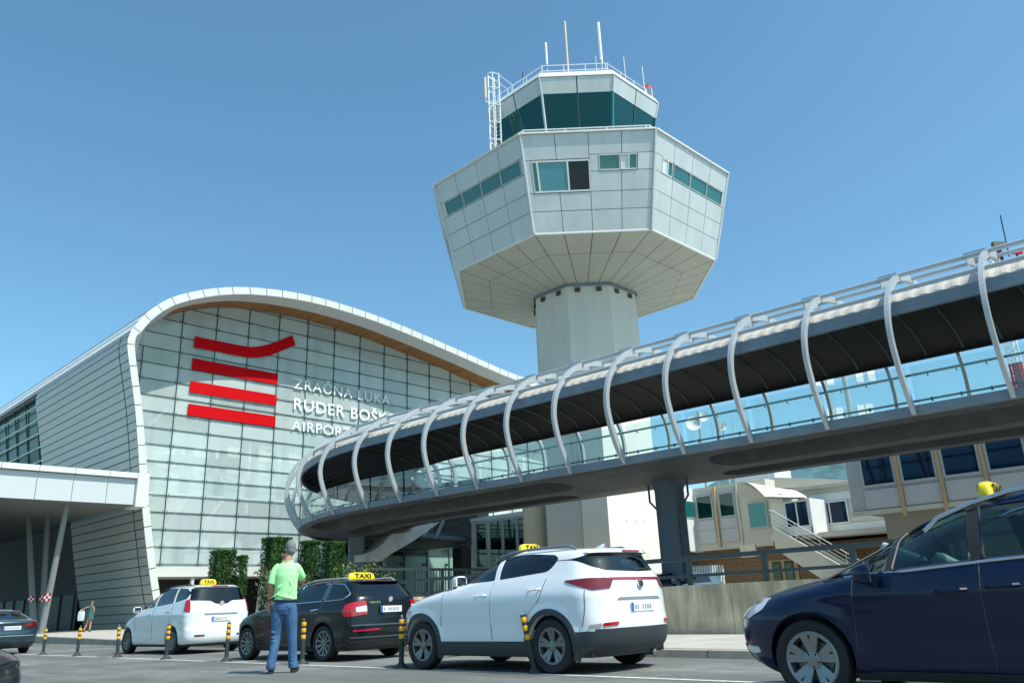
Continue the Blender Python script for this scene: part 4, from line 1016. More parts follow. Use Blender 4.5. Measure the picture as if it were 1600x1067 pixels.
# ------------------------------------------------------------------ cars
def boolean(o, cutter, op='DIFFERENCE'):
    m = o.modifiers.new("b", 'BOOLEAN'); m.object = cutter; m.operation = op; m.solver = 'EXACT'; m.use_self = True
    dg = bpy.context.evaluated_depsgraph_get(); dg.update()
    me = bpy.data.meshes.new_from_object(o.evaluated_get(dg)); o.modifiers.clear(); old = o.data; o.data = me; bpy.data.meshes.remove(old)
    cm = cutter.data; bpy.data.objects.remove(cutter); bpy.data.meshes.remove(cm)
class Shape:
    """car skin as horizontal slices: x_rear(z), x_front(z), half width w(z), rounded corners"""
    def __init__(s, rear, front, width, zmax, zmin, lr=.42, lf=.95, nr=3.0, nf=2.4, flares=(), crease=()):
        s.xr, s.xf, s.w = pchip(rear), pchip(front), pchip(width); s.zmax, s.zmin = zmax, zmin
        s.lr, s.lf, s.nr, s.nf = lr, lf, nr, nf; s.fl = flares; s.cr = crease
    def lens(s, z):
        L = s.xf(z)-s.xr(z); a, b = min(s.lr, L*.35), min(s.lf, L*.45); return a, b
    def extra(s, x, z):
        e = 0
        for (cx, cz, r, amp) in s.fl:
            d = math.hypot(x-cx, z-cz); e += amp*math.exp(-((d-r)/.075)**2) if d > r else amp*math.exp(-((d-r)/.2)**2)
        for (z0, wd, amp) in s.cr: e += amp*math.exp(-((z-z0)/wd)**2)
        return e
    def side(s, x, z):
        xr, xf, w = s.xr(z), s.xf(z), s.w(z); a, b = s.lens(z)
        if x < xr+a: u = min(1, max(0, (xr+a-x)/a)); y = w*(max(0, 1-u**s.nr))**(1/s.nr)
        elif x > xf-b: u = min(1, max(0, (x-xf+b)/b)); y = w*(max(0, 1-u**s.nf))**(1/s.nf)
        else: y = w
        k = min(1, y/w if w else 0); return y+s.extra(x, z)*k*k
    def rear(s, y, z):
        xr, w = s.xr(z), s.w(z); a, _ = s.lens(z); u = min(1, abs(y)/w); return xr+a*(1-(max(0, 1-u**s.nr))**(1/s.nr))
    def front(s, y, z):
        xf, w = s.xf(z), s.w(z); _, b = s.lens(z); u = min(1, abs(y)/w); return xf-b*(1-(max(0, 1-u**s.nf))**(1/s.nf))
    def top(s, x, y):
        z = s.zmax
        while z > .6 and s.side(x, z) < y or s.xr(z) > x or s.xf(z) < x: z -= .004
        return z
    def half(s, z):
        k = round(z, 3)
        if not hasattr(s, 'hc'): s.hc = {}
        if k not in s.hc:
            r = s.ring(z); h = r[:len(r)//2+1]; L = [0]
            for a, b in zip(h, h[1:]): L.append(L[-1]+(b-a).length)
            s.hc[k] = (h, L)
        return s.hc[k]
    def q_of(s, kind, v, z):
        h, L = s.half(z)
        for i in range(len(h)-1):
            a, b = (h[i].y, h[i+1].y) if kind == 'y' else (h[i].x, h[i+1].x)
            if a <= v <= b: return L[i]+(L[i+1]-L[i])*((v-a)/(b-a) if b > a else 0)
        return L[len(L)//2]
    def wrap(s, q, z, off):
        h, L = s.half(z); q_ = abs(q); i = 0
        while i < len(L)-2 and L[i+1] < q_: i += 1
        t = (q_-L[i])/max(1e-6, L[i+1]-L[i]); p = h[i]+(h[i+1]-h[i])*t; d = (h[min(i+2, len(h)-1)]-h[max(0, i-1)]).normalized(); n = Vector((-d.y, d.x, 0))
        p = p+n*off; return Vector((p.x, p.y if q >= 0 else -p.y, z))
    def ring(s, z, ins=0.0, nq=18, ns=46, clip=None):
        xr, xf, w = s.xr(z)+ins*1.3, s.xf(z)-ins*1.3, max(.01, s.w(z)-ins); a, b = s.lens(z)
        if clip: xf = min(xf, clip); b = min(b, .1)
        half = []
        for i in range(nq+1):
            t = i/nq*math.pi/2; half.append((xr+a-a*abs(math.cos(t))**(2/s.nr), w*abs(math.sin(t))**(2/s.nr)))
        for i in range(1, ns):
            half.append((xr+a+(xf-b-xr-a)*i/ns, w))
        for i in range(nq+1):
            t = math.pi/2-i/nq*math.pi/2; half.append((xf-b+b*abs(math.cos(t))**(2/s.nf), w*abs(math.sin(t))**(2/s.nf)))
        if not ins: half = [(x, y+s.extra(x, z)*min(1, y/w)**2) for x, y in half]
        return [Vector((x, y, z)) for x, y in half]+[Vector((x, -y, z)) for x, y in half[-2:0:-1]]
    def zlist(s, n=46):
        out = [s.zmin+(s.zmax-.12-s.zmin)*i/n for i in range(n)]
        return out+[s.zmax-.12*(1-i/14)**2 for i in range(15)]
def patch2d(poly, step):
    bm = bmesh.new(); vs_ = [bm.verts.new((p[0], p[1], 0)) for p in poly]; bm.faces.new(vs_)
    x0, x1 = min(p[0] for p in poly), max(p[0] for p in poly); y0, y1 = min(p[1] for p in poly), max(p[1] for p in poly)
    for ax, lo, hi in ((0, x0, x1), (1, y0, y1)):
        v = lo+step
        while v < hi-1e-4:
            co = (v, 0, 0) if ax == 0 else (0, v, 0); no = (1, 0, 0) if ax == 0 else (0, 1, 0)
            bmesh.ops.bisect_plane(bm, geom=bm.verts[:]+bm.edges[:]+bm.faces[:], plane_co=co, plane_no=no, dist=1e-5); v += step
    bm.verts.index_update()
    V = [(v.co.x, v.co.y) for v in bm.verts]; F = [[v.index for v in f.verts] for f in bm.faces]
    B = [(e.verts[0].index, e.verts[1].index) for e in bm.edges if len(e.link_faces) == 1]; bm.free(); return V, F, B
def rpoly(pts, r=.04, n=4):
    """rounded polygon"""
    out = []; N = len(pts)
    for i in range(N):
        p = Vector((*pts[i][:2], 0)); a = Vector((*pts[i-1][:2], 0)); b = Vector((*pts[(i+1) % N][:2], 0)); rr = pts[i][2] if len(pts[i]) > 2 else r
        da, db = (a-p), (b-p); ra = min(rr, da.length*.45, db.length*.45); pa = p+da.normalized()*ra; pb = p+db.normalized()*ra
        for k in range(n+1):
            t = k/n; q = pa*(1-t)**2+p*2*t*(1-t)+pb*t*t; out.append((q.x, q.y))
    return out
def skin(mb, poly, fn, m, off=.004, thick=.02, step=.07):
    """patch lying on the car skin; fn(u, v, off) -> point"""
    V, F, B = patch2d(poly, step); b = len(mb.v); k = mb.mi(m)
    mb.v += [tuple(fn(u, v, off)) for u, v in V]
    for f in F: mb.f.append([b+i for i in f]); mb.m.append(k)
    if thick:
        b2 = len(mb.v); mb.v += [tuple(fn(u, v, off-thick)) for u, v in V]
        for f in F: mb.f.append([b2+i for i in f][::-1]); mb.m.append(k)
        for i, j in B: mb.f.append([b+i, b+j, b2+j, b2+i]); mb.m.append(k)
def wheel_parts(root, c, r, rr, style, side, width=.215, rimm=RIMM):
    """wheel > tyre, rim; axle along y, outer face on +y*side"""
    s = side
    d = MB(); d.lathe([(rr*.95, -.10*s), (rr*.95, -.02*s), (.02, -.02*s)], DARK, 24, 'y'); d.lathe([(rr*.70, -.015*s), (rr*.70, .008*s), (.05, .008*s)], mat('brake disc', (.16, .16, .155), .4, metal=.8), 24, 'y'); w = d.build("wheel", root, loc=c)
    t = MB(); h = width/2
    t.lathe([(rr, h*.55*s), (rr+.012, h*.86*s), (r-.05, h*s), (r-.012, h*.86*s), (r, h*.6*s), (r, -h*.6*s), (r-.012, -h*.86*s), (r-.05, -h*s), (rr, -h*.8*s)], TYRE, 44, 'y'); t.build("tyre", w, smooth=40)
    q = MB(); q.lathe([(rr+.006, h*.80*s), (rr-.008, h*.86*s), (rr-.028, h*.80*s), (rr-.034, h*.2*s), (rr-.034, -h*.4*s)], rimm, 44, 'y')
    n, wi, wo, tw_ = style; yo, yi = h*.82*s, h*.50*s
    for i in range(n):
        for tt in (tw_ if tw_ else (0,)):
            a = 2*math.pi*i/n+.3; a0, a1 = a+tt*.35, a+tt
            r0, r1 = .045, rr-.012
            def pt(rad, ang, offw, y): 
                ca, sa = math.cos(ang), math.sin(ang); return Vector((rad*ca-offw*sa, y, rad*sa+offw*ca))
            P = [pt(r0, a0, -wi, yi), pt(r0, a0, wi, yi), pt(r1, a1, wo, yo), pt(r1, a1, -wo, yo)]
            q.face(P if s > 0 else P[::-1], rimm); Pb = [p-Vector((0, .035*s, 0)) for p in P]
            for e in range(4): q.face([P[e], Pb[e], Pb[(e+1) % 4], P[(e+1) % 4]], rimm)
    q.lathe([(.075, yi-.01*s), (.07, yi+.012*s), (.03, yi+.018*s), (.001, yi+.018*s)], rimm, 20, 'y'); q.lathe([(.034, yi+.012*s), (.032, yi+.021*s), (.015, yi+.023*s), (.0005, yi+.0235*s)], rimm, 16, 'y')
    for i in range(5): t_ = 2*math.pi*i/5+.9; q.cyl((.055*math.cos(t_), yi-.01*s, .055*math.sin(t_)), (.055*math.cos(t_), yi+.016*s, .055*math.sin(t_)), .009, DARK, 6); q.build("rim", w, smooth=30)
    return w
def plate(root, c, y, z, hw=.26, hh=.057, txt=None, tilt=0, nx=-1):
    q = MB(); q.obox((c, y, z), (.006, 0, 0), (0, hw, 0), (0, 0, hh), PLATEW); q.obox((c-.0075*(-nx), y+(hw-.022)*(-nx), z), (.002, 0, 0), (0, .022, 0), (0, 0, hh-.004), PLATEB)
    rng = random.Random(int(z*997)+int(abs(c)*31)); yy = hw-.09
    if txt: yy -= .12
    while yy > -hw+.05:
        if rng.random() < .85: q.obox((c-.008*(-nx), (y+yy)*1.0, z), (.0015, 0, 0), (0, rng.uniform(.012, .02), 0), (0, 0, hh*.55*rng.uniform(.8, 1)), PLATEK)
        yy -= .056
    p = q.build("number_plate", root)
    if txt:
        mw = Matrix.Translation((c-.009, y+hw-.06, z-.034)) @ Matrix(((0, 0, -1, 0), (-1, 0, 0, 0), (0, 1, 0, 0), (0, 0, 0, 1)))
        text_mesh(txt, .095, .001, BLACKT, "plate_lettering", p, mw)
    return p
def taxi_sign(root, x, z, w=.26, h=.13, y=0):
    q = MB(); rows = []
    for zz, k in ((0, 1), (.02, 1.02), (h*.6, .97), (h*.88, .86), (h, .6)):
        rows.append([(x+.055*math.copysign(abs(math.cos(t))**.5, math.cos(t))*k, y+w*math.copysign(abs(math.sin(t))**.35, math.sin(t))*k, z+zz) for t in [2*math.pi*i/28 for i in range(28)]])
    q.grid(rows, TAXIY, close=True, cap=True); s = q.build("taxi_sign", root, smooth=50)
    for sx in (-1, 1):
        rotm = Matrix(((0, 0, -1, 0), (-1, 0, 0, 0), (0, 1, 0, 0), (0, 0, 0, 1))) if sx < 0 else Matrix(((0, 0, 1, 0), (1, 0, 0, 0), (0, 1, 0, 0), (0, 0, 0, 1)))
        mw = Matrix.Translation((x+sx*.060, y+(w*.62 if sx < 0 else -w*.62), z+.026)) @ rotm
        o = text_mesh("TAXI", h*.92, .002, BLACKT, "lettering", s, mw, 1.05, .003)
        wid = max(v.co.x for v in o.data.vertices)
        for v in o.data.vertices: v.co.x *= w*1.24/wid
    q = MB(); q.box(x-.05, x+.05, y-w*.9, y+w*.9, z-.025, z+.001, BLKP); q.build("sign_base", s)
    return s
def make_car(name, label, cat, loc, da, sp, group=None):
    S = sp['shape']; root = empty(name, (loc[0], loc[1], 0), R(90)+da); tag(root, label, cat, group)
    WB, WR, HW = sp['wb'], sp['wr'], sp['hw']; paint = sp['paint']
    side = lambda sg: (lambda u, v, off: Vector((u, sg*(S.side(u, v)+off), v)))
    rear = lambda u, v, off: Vector((S.rear(u, v)-off, u, v)); front = lambda u, v, off: Vector((S.front(u, v)+off, u, v))
    # body shell
    g = MB(); g.grid([S.ring(z) for z in S.zlist()], paint, close=True, cap=True)
    kb_ = g.mi(BLKP); cl = sp.get('clad', lambda x, y, z: z < .24)
    for i, f_ in enumerate(g.f):
        c_ = [sum(g.v[q][k] for q in f_)/len(f_) for k in range(3)]
        if cl(*c_): g.m[i] = kb_
    body = g.build("body", root)
    cab = sp.get('cab', (-.62, 1.95)); zc0, zc1 = sp.get('zcab', (.55, S.zmax-.055))
    c = MB(); rows = [S.ring(z, ins=.055, clip=min(cab[1], S.xf(z)-.10)) for z in [zc0+(zc1-zc0)*i/16 for i in range(17)]]
    for r_ in rows:
        for p in r_: p.x = max(p.x, cab[0]-.25)
    c.grid(rows, CABIN, close=True, cap=True); boolean(body, c.build("cut", root))
    c = MB()
    for poly in sp['sidewin']:
        for sg in (1, -1): skin(c, rpoly(poly), side(sg), DARK, .08, .30, .15)
    skin(c, rpoly(sp['rearwin']), rear, DARK, .10, .45, .2)
    if 'shield' in sp: skin(c, rpoly(sp['shield']), front, DARK, .5, 1.1, .3)
    boolean(body, c.build("cut", root))
    c = MB()
    for x in (0, WB):
        for sg in (1, -1): c.cyl((x, sg*(HW-.27), WR), (x, sg*(HW+.2), WR), WR+.055, DARK, 40)
    boolean(body, c.build("cut", root))
    smooth_mesh(body.data, 28)
    # panes
    for poly in sp['sidewin']:
        for sg in (1, -1):
            q = MB(); skin(q, rpoly(poly), side(sg), sp.get('glass', CGLASS), -.012, 0, .12); q.build("side_window", root, smooth=True)
            if sp.get('trim'):
                q = MB(); P = rpoly(poly); q.tube([side(sg)(u, v, .004) for u, v in P], .011, sp['trim'], 5, closed=True); q.build("window_trim", root)
    q = MB(); skin(q, rpoly(sp['rearwin']), rear, sp.get('rglass', sp.get('glass', CGLASS)), -.01, 0, .12); q.build("rear_window", root, smooth=True)
    if 'shield' in sp:
        q = MB(); skin(q, rpoly(sp['shield']), front, CGLASS, -.01, 0, .15); q.build("windscreen", root, smooth=True)
    # skins: doors, bumpers, lamps, cladding
    for nm, kind, poly, m, off, th in sp['skins']:
        fns = [side(1), side(-1)] if kind == 's' else [rear] if kind == 'r' else [front]
        if kind == 'w':
            P = [(S.q_of(k_, v_, z_), z_) for k_, v_, z_ in poly]
            for sg in (1, -1):
                q = MB(); skin(q, rpoly(P, .02), (lambda u, v, o_: S.wrap(u*sg, v, o_)), m, off, th, .04); q.build(nm, root, smooth=30)
            continue
        if kind == 'r2': fns = [rear, lambda u, v, off: Vector((S.rear(u, v)-off, -u, v))]
        if kind == 'f2': fns = [front, lambda u, v, off: Vector((S.front(u, v)+off, -u, v))]
        for f_ in fns:
            q = MB(); skin(q, rpoly(poly, .025), f_, m, off, th, .06); q.build(nm, root, smooth=30)
    # door seams with handles
    for (xa, za, xb, zb) in sp.get('handles', ()):
        for sg in (1, -1):
            f_ = side(sg); q = MB(); q.tube([f_(xa, za, .0), f_(xa+(xb-xa)*.15, za, .035), f_(xa+(xb-xa)*.85, zb, .035), f_(xb, zb, .0)], .016, sp.get('hmat', paint), 6); q.build("door_handle", root, smooth=True)
    if sp.get('seams'):
        for line in sp['seams']:
            for sg in (1, -1):
                q = MB(); q.tube([side(sg)(p.x, p.y, .0005) for p in catmull([(x, z, 0) for x, z in line], 6)], .0055, JOINT, 4)
                q.build("panel_seam", root)
    for (x, z) in sp.get('mirror', ()):
        for sg in (1, -1):
            y = sg*(S.side(x, z)+.13); q = MB()
            P = [Vector((x+dx, y+sg*dy, z+dz)) for dx, dy, dz in ((.0, -.08, -.01), (.05, .0, .02), (.02, .07, .02))]
            rows = []
            for dx, k in ((.13, .25), (.10, .75), (.02, 1), (-.035, 1), (-.04, .9)):
                rows.append([(x+dx, y+sg*.115*math.copysign(abs(math.cos(t))**.6, math.cos(t))*k, z+.03+.085*math.copysign(abs(math.sin(t))**.6, math.sin(t))*k) for t in [2*math.pi*i/20 for i in range(20)]])
            q.grid(rows, sp.get('mirrorm', paint), close=True, cap=True); o = q.build("wing_mirror", root, smooth=50)
            q = MB(); q.beam((x+.03, sg*S.side(x, z-.06), z-.04), (x+.03, y, z-.02), .07, .05, BLKP); q.box(x-.046, x-.042, min(y-.09, y+.09), max(y-.09, y+.09), z-.035, z+.095, mat("mirror glass", (.3, .35, .38), .05, metal=1)); q.build("mirror_mount", o)
    if sp.get('rails'):
        x0, x1, zr, ins, m, h = sp['rails']
        for sg in (1, -1):
            pts = [(x0, 0), (x0+.12, h)]+[(x0+.12+(x1-x0-.24)*i/8, h) for i in range(1, 8)]+[(x1-.12, h), (x1, 0)]
            q = MB(); q.tube([Vector((x, sg*ins, S.top(x, ins)+hh)) for x, hh in pts], .018, m, 8); q.build("roof_rail", root, smooth=True)
    for x in (0, WB):
        for sg in (1, -1): wheel_parts(root, (x, sg*(HW-.115), WR), WR, sp['rr'], sp['spokes'], sg, rimm=sp.get('rimm', RIMM))
    # floor, seats
    q = MB(); q.box(cab[0], WB-.1, -HW+.12, HW-.12, .2, .30, DARK); q.build("floor_pan", root)
    for x, ys in ((WB-1.55, (-.38, .38)), (.35, (-.42, 0, .42))):
        for y in ys:
            q = MB(); q.obox((x, y, .62), (.26, 0, 0), (0, .22, 0), (0, 0, .08), SEATM); q.obox((x-.28, y, .92), (.07, 0, .02), (0, .21, 0), (-.07, 0, .27), SEATM); q.obox((x-.38, y, 1.27), (.05, 0, 0), (0, .12, 0), (-.01, 0, .085), sp.get('headm', SEATM)); q.build("seat", root, bevel=.03)
    q = MB(); q.obox((WB-.62, 0, .90), (.22, 0, 0), (0, HW-.2, 0), (0, 0, .12), CABIN); q.tube([(WB-.9+.06*math.cos(t)*0, .38+.18*math.cos(t), .98+.18*math.sin(t)) for t in [2*math.pi*i/20 for i in range(20)]], .015, DARK, 6, closed=True); q.build("dashboard", root, bevel=.03)
    return root, S

# --- white SUV
SUV = dict(clad=lambda x, y, z: z < .40 or (x < -.40 and z < .535-.03*max(0, x+.75)), wb=2.67, wr=.345, hw=.928, rr=.232, paint=CARW, spokes=(5, .024, .030, (-.20, .20)), glass=CGLASSD,
    shape=Shape(rear=[(.22, -.74), (.32, -.84), (.46, -.89), (.62, -.905), (.76, -.885), (.9, -.875), (1.05, -.865), (1.2, -.84), (1.3, -.79), (1.42, -.73), (1.5, -.70), (1.545, -.71), (1.575, -.62), (1.6, -.30), (1.63, .10), (1.652, .6)],
        front=[(.2, 3.30), (.32, 3.49), (.5, 3.56), (.7, 3.56), (.86, 3.50), (.98, 3.32), (1.06, 3.02), (1.12, 2.70), (1.17, 2.40), (1.2, 2.22), (1.3, 2.02), (1.45, 1.70), (1.54, 1.45), (1.6, 1.20), (1.635, 1.0), (1.652, .85)],
        width=[(.2, .85), (.3, .895), (.45, .91), (.7, .925), (.9, .925), (1.05, .905), (1.16, .865), (1.25, .82), (1.4, .75), (1.5, .70), (1.56, .64), (1.6, .56), (1.635, .42), (1.652, .25)],
        zmax=1.652, zmin=.2, lr=.50, lf=.9, nr=2.6, flares=[(0, .345, .42, .028), (2.67, .345, .42, .028)], crease=[(.99, .07, .010), (.62, .12, -.014)]),
    sidewin=[[(1.10, 1.225, .03), (2.02, 1.20, .02), (1.62, 1.44, .12), (1.38, 1.535, .1), (1.14, 1.56, .04)], [(.06, 1.30, .10), (1.02, 1.232, .03), (1.06, 1.562, .04), (.5, 1.565, .05), (.03, 1.525, .05), (-.07, 1.47, .06)]],
    rearwin=[(-.745, 1.44, .03), (-.70, 1.34, .06), (-.56, 1.275, .1), (0, 1.255, .2), (.56, 1.275, .1), (.70, 1.34, .06), (.745, 1.44, .03), (.60, 1.515, .06), (-.60, 1.515, .06)],
    shield=[(-.62, 1.27), (.62, 1.27), (.50, 1.57), (-.50, 1.57)],
    skins=[("front_door", 's', [(1.13, .44), (2.10, .44), (2.19, .62), (2.16, 1.16), (1.08, 1.18)], CARW, .003, .02), ("rear_door", 's', [(.45, .60), (.52, .44), (1.11, .44), (1.06, 1.18), (.10, 1.235), (.18, .93)], CARW, .003, .02),
        ("sill_cladding", 's', [(.36, .22), (2.33, .22), (2.22, .40), (.48, .40)], BLKP, .012, .03),
        ("rear_bumper", 'w', [('y', .0, .24), ('y', .6, .24), ('x', -.47, .26), ('x', -.42, .42), ('x', -.50, .52), ('y', .75, .525), ('y', .62, .53), ('y', .56, .55), ('y', .0, .55)], BLKP, .012, .03),
        ("tail_lamp", 'w', [('y', .50, 1.165), ('y', .58, 1.045), ('y', .80, 1.03), ('x', -.60, 1.06), ('x', -.30, 1.145), ('x', -.27, 1.165), ('x', -.6, 1.185), ('y', .6, 1.185)], LAMPD, .012, .03),
        ("lamp_strip", 'r', [(-.56, 1.155), (.56, 1.155), (.56, 1.185), (-.56, 1.185)], mat("strip red", (.36, .02, .05), .15, coat=1), .012, .03),
        ("fog_lamp", 'w', [('y', .52, .588), ('y', .74, .575), ('y', .73, .618), ('y', .52, .632)], LAMPR, .012, .03), ("reversing_lamp", 'w', [('y', .745, .575), ('x', -.62, .57), ('x', -.64, .60), ('y', .745, .618)], mat("lamp smoked", (.35, .33, .33), .15, coat=1), .012, .03),
        ("plate_recess", 'r', [(-.40, .70), (.40, .70), (.46, .90), (-.46, .90)], CARW, -.004, .02), ("plate_shade_line", 'r', [(-.50, .895), (.50, .895), (.44, .93), (-.44, .93)], mat("shadow line grey", (.20, .24, .25), .5), .008, .03),  # grey strip paints the shadow line above the plate recess
        ("spoiler", 'r', [(-.66, 1.515), (.66, 1.515), (.60, 1.565), (-.60, 1.565)], CARW, .075, .16), ("brake_light", 'r', [(-.2, 1.53), (.2, 1.53), (.2, 1.545), (-.2, 1.545)], LAMPR, .08, .02),
        ("headlamp", 'f2', [(.52, .86), (.84, .90), (.86, 1.0), (.6, .97)], LAMPW, .008, .03), ("grille", 'f', [(-.5, .74), (.5, .74), (.56, .90), (-.56, .90)], BLKP, .008, .03)],
    handles=[(1.20, 1.03, 1.42, 1.02), (.14, 1.075, .36, 1.065)], hmat=CARW,
    seams=[[(2.22, .62), (2.17, .9), (2.16, 1.17)], [(1.11, .42), (1.13, .8), (1.085, 1.2)], [(.46, .60), (.36, .78), (.16, .95), (.08, 1.22)], [(-.55, .58), (-.60, .8), (-.60, 1.03)]],
    mirror=[(1.96, 1.22)], rails=(-.30, 1.30, lambda x: 1.665-.055*((x-.7)/.9)**2 - .01, .60, STEELB, .055))
suv, S = make_car("white_suv_taxi", "white SUV taxi with wide dark red tail lamps and a yellow roof sign, parked nearest", "car", (9.32, 7.60), .007, SUV, "taxis on the rank")
for sg in (1, -1):
    for x in (0, 2.67):
        q = MB(); a0, a1 = (-25, 205)
        ri, ro = .402, .475
        rows = []
        for i in range(25):
            t = R(a0+(a1-a0)*i/24); rows.append([(x+ri*math.cos(t), sg*(S.side(x+ri*math.cos(t), .345+ri*math.sin(t))-.03), .345+ri*math.sin(t)), (x+ri*math.cos(t), sg*(S.side(x+ri*math.cos(t), .345+ri*math.sin(t))+.012), .345+ri*math.sin(t)), (x+ro*math.cos(t), sg*(S.side(x+ro*math.cos(t), .345+ro*math.sin(t))+.010), .345+ro*math.sin(t)), (x+ro*math.cos(t), sg*(S.side(x+ro*math.cos(t), .345+ro*math.sin(t))-.01), .345+ro*math.sin(t))])
        q.grid(rows, BLKP); q.build("arch_cladding", suv, smooth=True)
plate(suv, -.893, 0, .80); taxi_sign(suv, 1.15, S.top(1.15, 0)+.035, .22, .125)
q = MB(); q.cyl((-.875, 0, 1.095), (-.895, 0, 1.095), .055, CHROME, 20); q.cyl((-.89, 0, 1.095), (-.899, 0, 1.095), .042, BLKP, 20); q.build("emblem", suv)
q = MB(); q.grid([[(-.25+dx, .07*k*math.cos(t), 1.585+.075*h*math.sin(t)) for t in [math.pi*i/10 for i in range(11)]] for dx, k, h in ((-.07, .35, 1.1), (-.02, .5, 1), (.1, .3, .45), (.15, .05, .1))], CARW); q.build("roof_aerial", suv, smooth=True)
q = MB(); q.tube([(-.79, .0, 1.285), (-.83, -.04, 1.29), (-.80, -.36, 1.30)], .011, DARK, 5); q.build("rear_wiper", suv)
q = MB(); q.cyl((-.6, -.35, .2), (-.78, -.35, .2), .04, CHROME, 12); q.obox((-.3, 0, .24), (.25, 0, 0), (0, .6, 0), (0, 0, .05), DARK); q.build("exhaust", suv)

# --- black estate
EST = dict(wb=2.686, wr=.325, hw=.905, rr=.228, paint=CARB, spokes=(10, .018, .022, None), glass=CGLASSD, trim=CHROME,
    shape=Shape(rear=[(.2, -.72), (.3, -.90), (.45, -.955), (.6, -.965), (.75, -.945), (.9, -.935), (1.02, -.925), (1.12, -.90), (1.25, -.80), (1.38, -.68), (1.44, -.63), (1.455, -.60), (1.47, -.35), (1.49, .15), (1.505, .6)],
        front=[(.18, 3.36), (.3, 3.50), (.5, 3.56), (.65, 3.56), (.75, 3.50), (.85, 3.30), (.93, 2.98), (.99, 2.65), (1.03, 2.38), (1.07, 2.2), (1.2, 1.92), (1.35, 1.58), (1.43, 1.32), (1.475, 1.1), (1.505, .85)],
        width=[(.18, .80), (.3, .875), (.5, .895), (.8, .90), (.95, .885), (1.05, .84), (1.15, .79), (1.3, .72), (1.4, .66), (1.45, .58), (1.485, .44), (1.505, .25)],
        zmax=1.505, zmin=.18, lr=.40, lf=.9, nr=3.2, flares=[(0, .325, .40, .012), (2.686, .325, .40, .012)], crease=[(.90, .05, .012), (.55, .15, -.012)]),
    sidewin=[[(1.13, 1.075, .03), (2.05, 1.06, .02), (1.60, 1.31, .1), (1.36, 1.41, .08), (1.15, 1.425, .03)], [(.14, 1.09, .03), (1.08, 1.075, .03), (1.09, 1.425, .03), (.1, 1.42, .03)], [(-.52, 1.11, .06), (.07, 1.09, .03), (.04, 1.415, .03), (-.38, 1.39, .06), (-.66, 1.20, .06)]],
    rearwin=[(-.68, 1.14, .06), (.68, 1.14, .06), (.57, 1.40, .05), (-.57, 1.40, .05)], shield=[(-.62, 1.13), (.62, 1.13), (.50, 1.42), (-.50, 1.42)],
    skins=[("front_door", 's', [(1.12, .36), (2.14, .36), (2.2, .6), (2.18, 1.03), (1.1, 1.045)], CARB, .003, .02), ("rear_door", 's', [(.42, .56), (.5, .36), (1.10, .36), (1.08, 1.045), (.10, 1.06), (.16, .82)], CARB, .003, .02),
        ("tail_lamp", 'w', [('y', .54, .83), ('y', .78, .80), ('x', -.68, .79), ('x', -.60, .86), ('x', -.64, 1.01), ('y', .80, 1.04), ('y', .56, 1.075)], LAMPR, .012, .03),
        ("lamp_insert", 'w', [('y', .555, .875), ('y', .76, .865), ('y', .76, .955), ('y', .56, .985)], LAMPW, .02, .03),
        ("reflector", 'w', [('y', .27, .535), ('y', .80, .52), ('y', .81, .55), ('y', .28, .565)], mat("reflector red", (.45, .01, .06), .2), .013, .03),
        ("plate_recess", 'r', [(-.36, .80), (.36, .80), (.40, .99), (-.40, .99)], CARB, -.004, .02), ("bumper_step", 'r', [(-.84, .62), (.84, .62), (.84, .645), (-.84, .645)], mat("grey edge", (.06, .08, .09), .35), .012, .03),
        ("bumper_lip", 'r', [(-.84, .40), (.84, .40), (.84, .43), (-.84, .43)], mat("grey edge", (.06, .08, .09), .35), .012, .03), ("bumper_lower", 'r', [(-.8, .20), (.8, .20), (.84, .37), (-.84, .37)], BLKP, .008, .03),
        ("spoiler", 'r', [(-.60, 1.43), (.60, 1.43), (.55, 1.465), (-.55, 1.465)], CARB, .05, .14), ("brake_light", 'r', [(-.45, 1.44), (.45, 1.44), (.45, 1.452), (-.45, 1.452)], LAMPD, .056, .02),
        ("headlamp", 'f2', [(.5, .66), (.84, .70), (.86, .80), (.56, .77)], LAMPW, .008, .03)],
    handles=[(1.20, .92, 1.42, .91), (.16, .94, .38, .93)], hmat=CHROME,
    seams=[[(2.22, .55), (2.19, .8), (2.18, 1.04)], [(1.105, .36), (1.115, .7), (1.09, 1.06)], [(.44, .56), (.33, .72), (.13, .86), (.09, 1.07)]],
    mirror=[(1.98, 1.06)], rails=(-.42, 1.30, lambda x: 1.51-.05*((x-.6)/1.0)**2, .56, STEEL, .05))
est, S = make_car("black_estate_taxi", "black estate taxi with chrome window trim and TAXI roof sign, behind the standing man", "car", (9.91, 14.07), .056, EST, "taxis on the rank")
plate(est, -.965, 0, .905); taxi_sign(est, -.02, S.top(-.02, 0)+.012, .33, .135)
q = MB(); q.cyl((-.925, 0, 1.09), (-.945, 0, 1.085), .05, CHROME, 20); q.build("emblem", est)
q = MB(); 
for i in range(5): q.obox((-.945, .50-.055*i, 1.035), (.004, 0, 0), (0, .018, 0), (0, 0, .016+.006*(i % 2)), CHROME)
q.build("badge", est)
q = MB(); q.tube([(-.74, .0, 1.155), (-.78, -.05, 1.185), (-.74, -.40, 1.20)], .012, DARK, 5); q.build("rear_wiper", est)

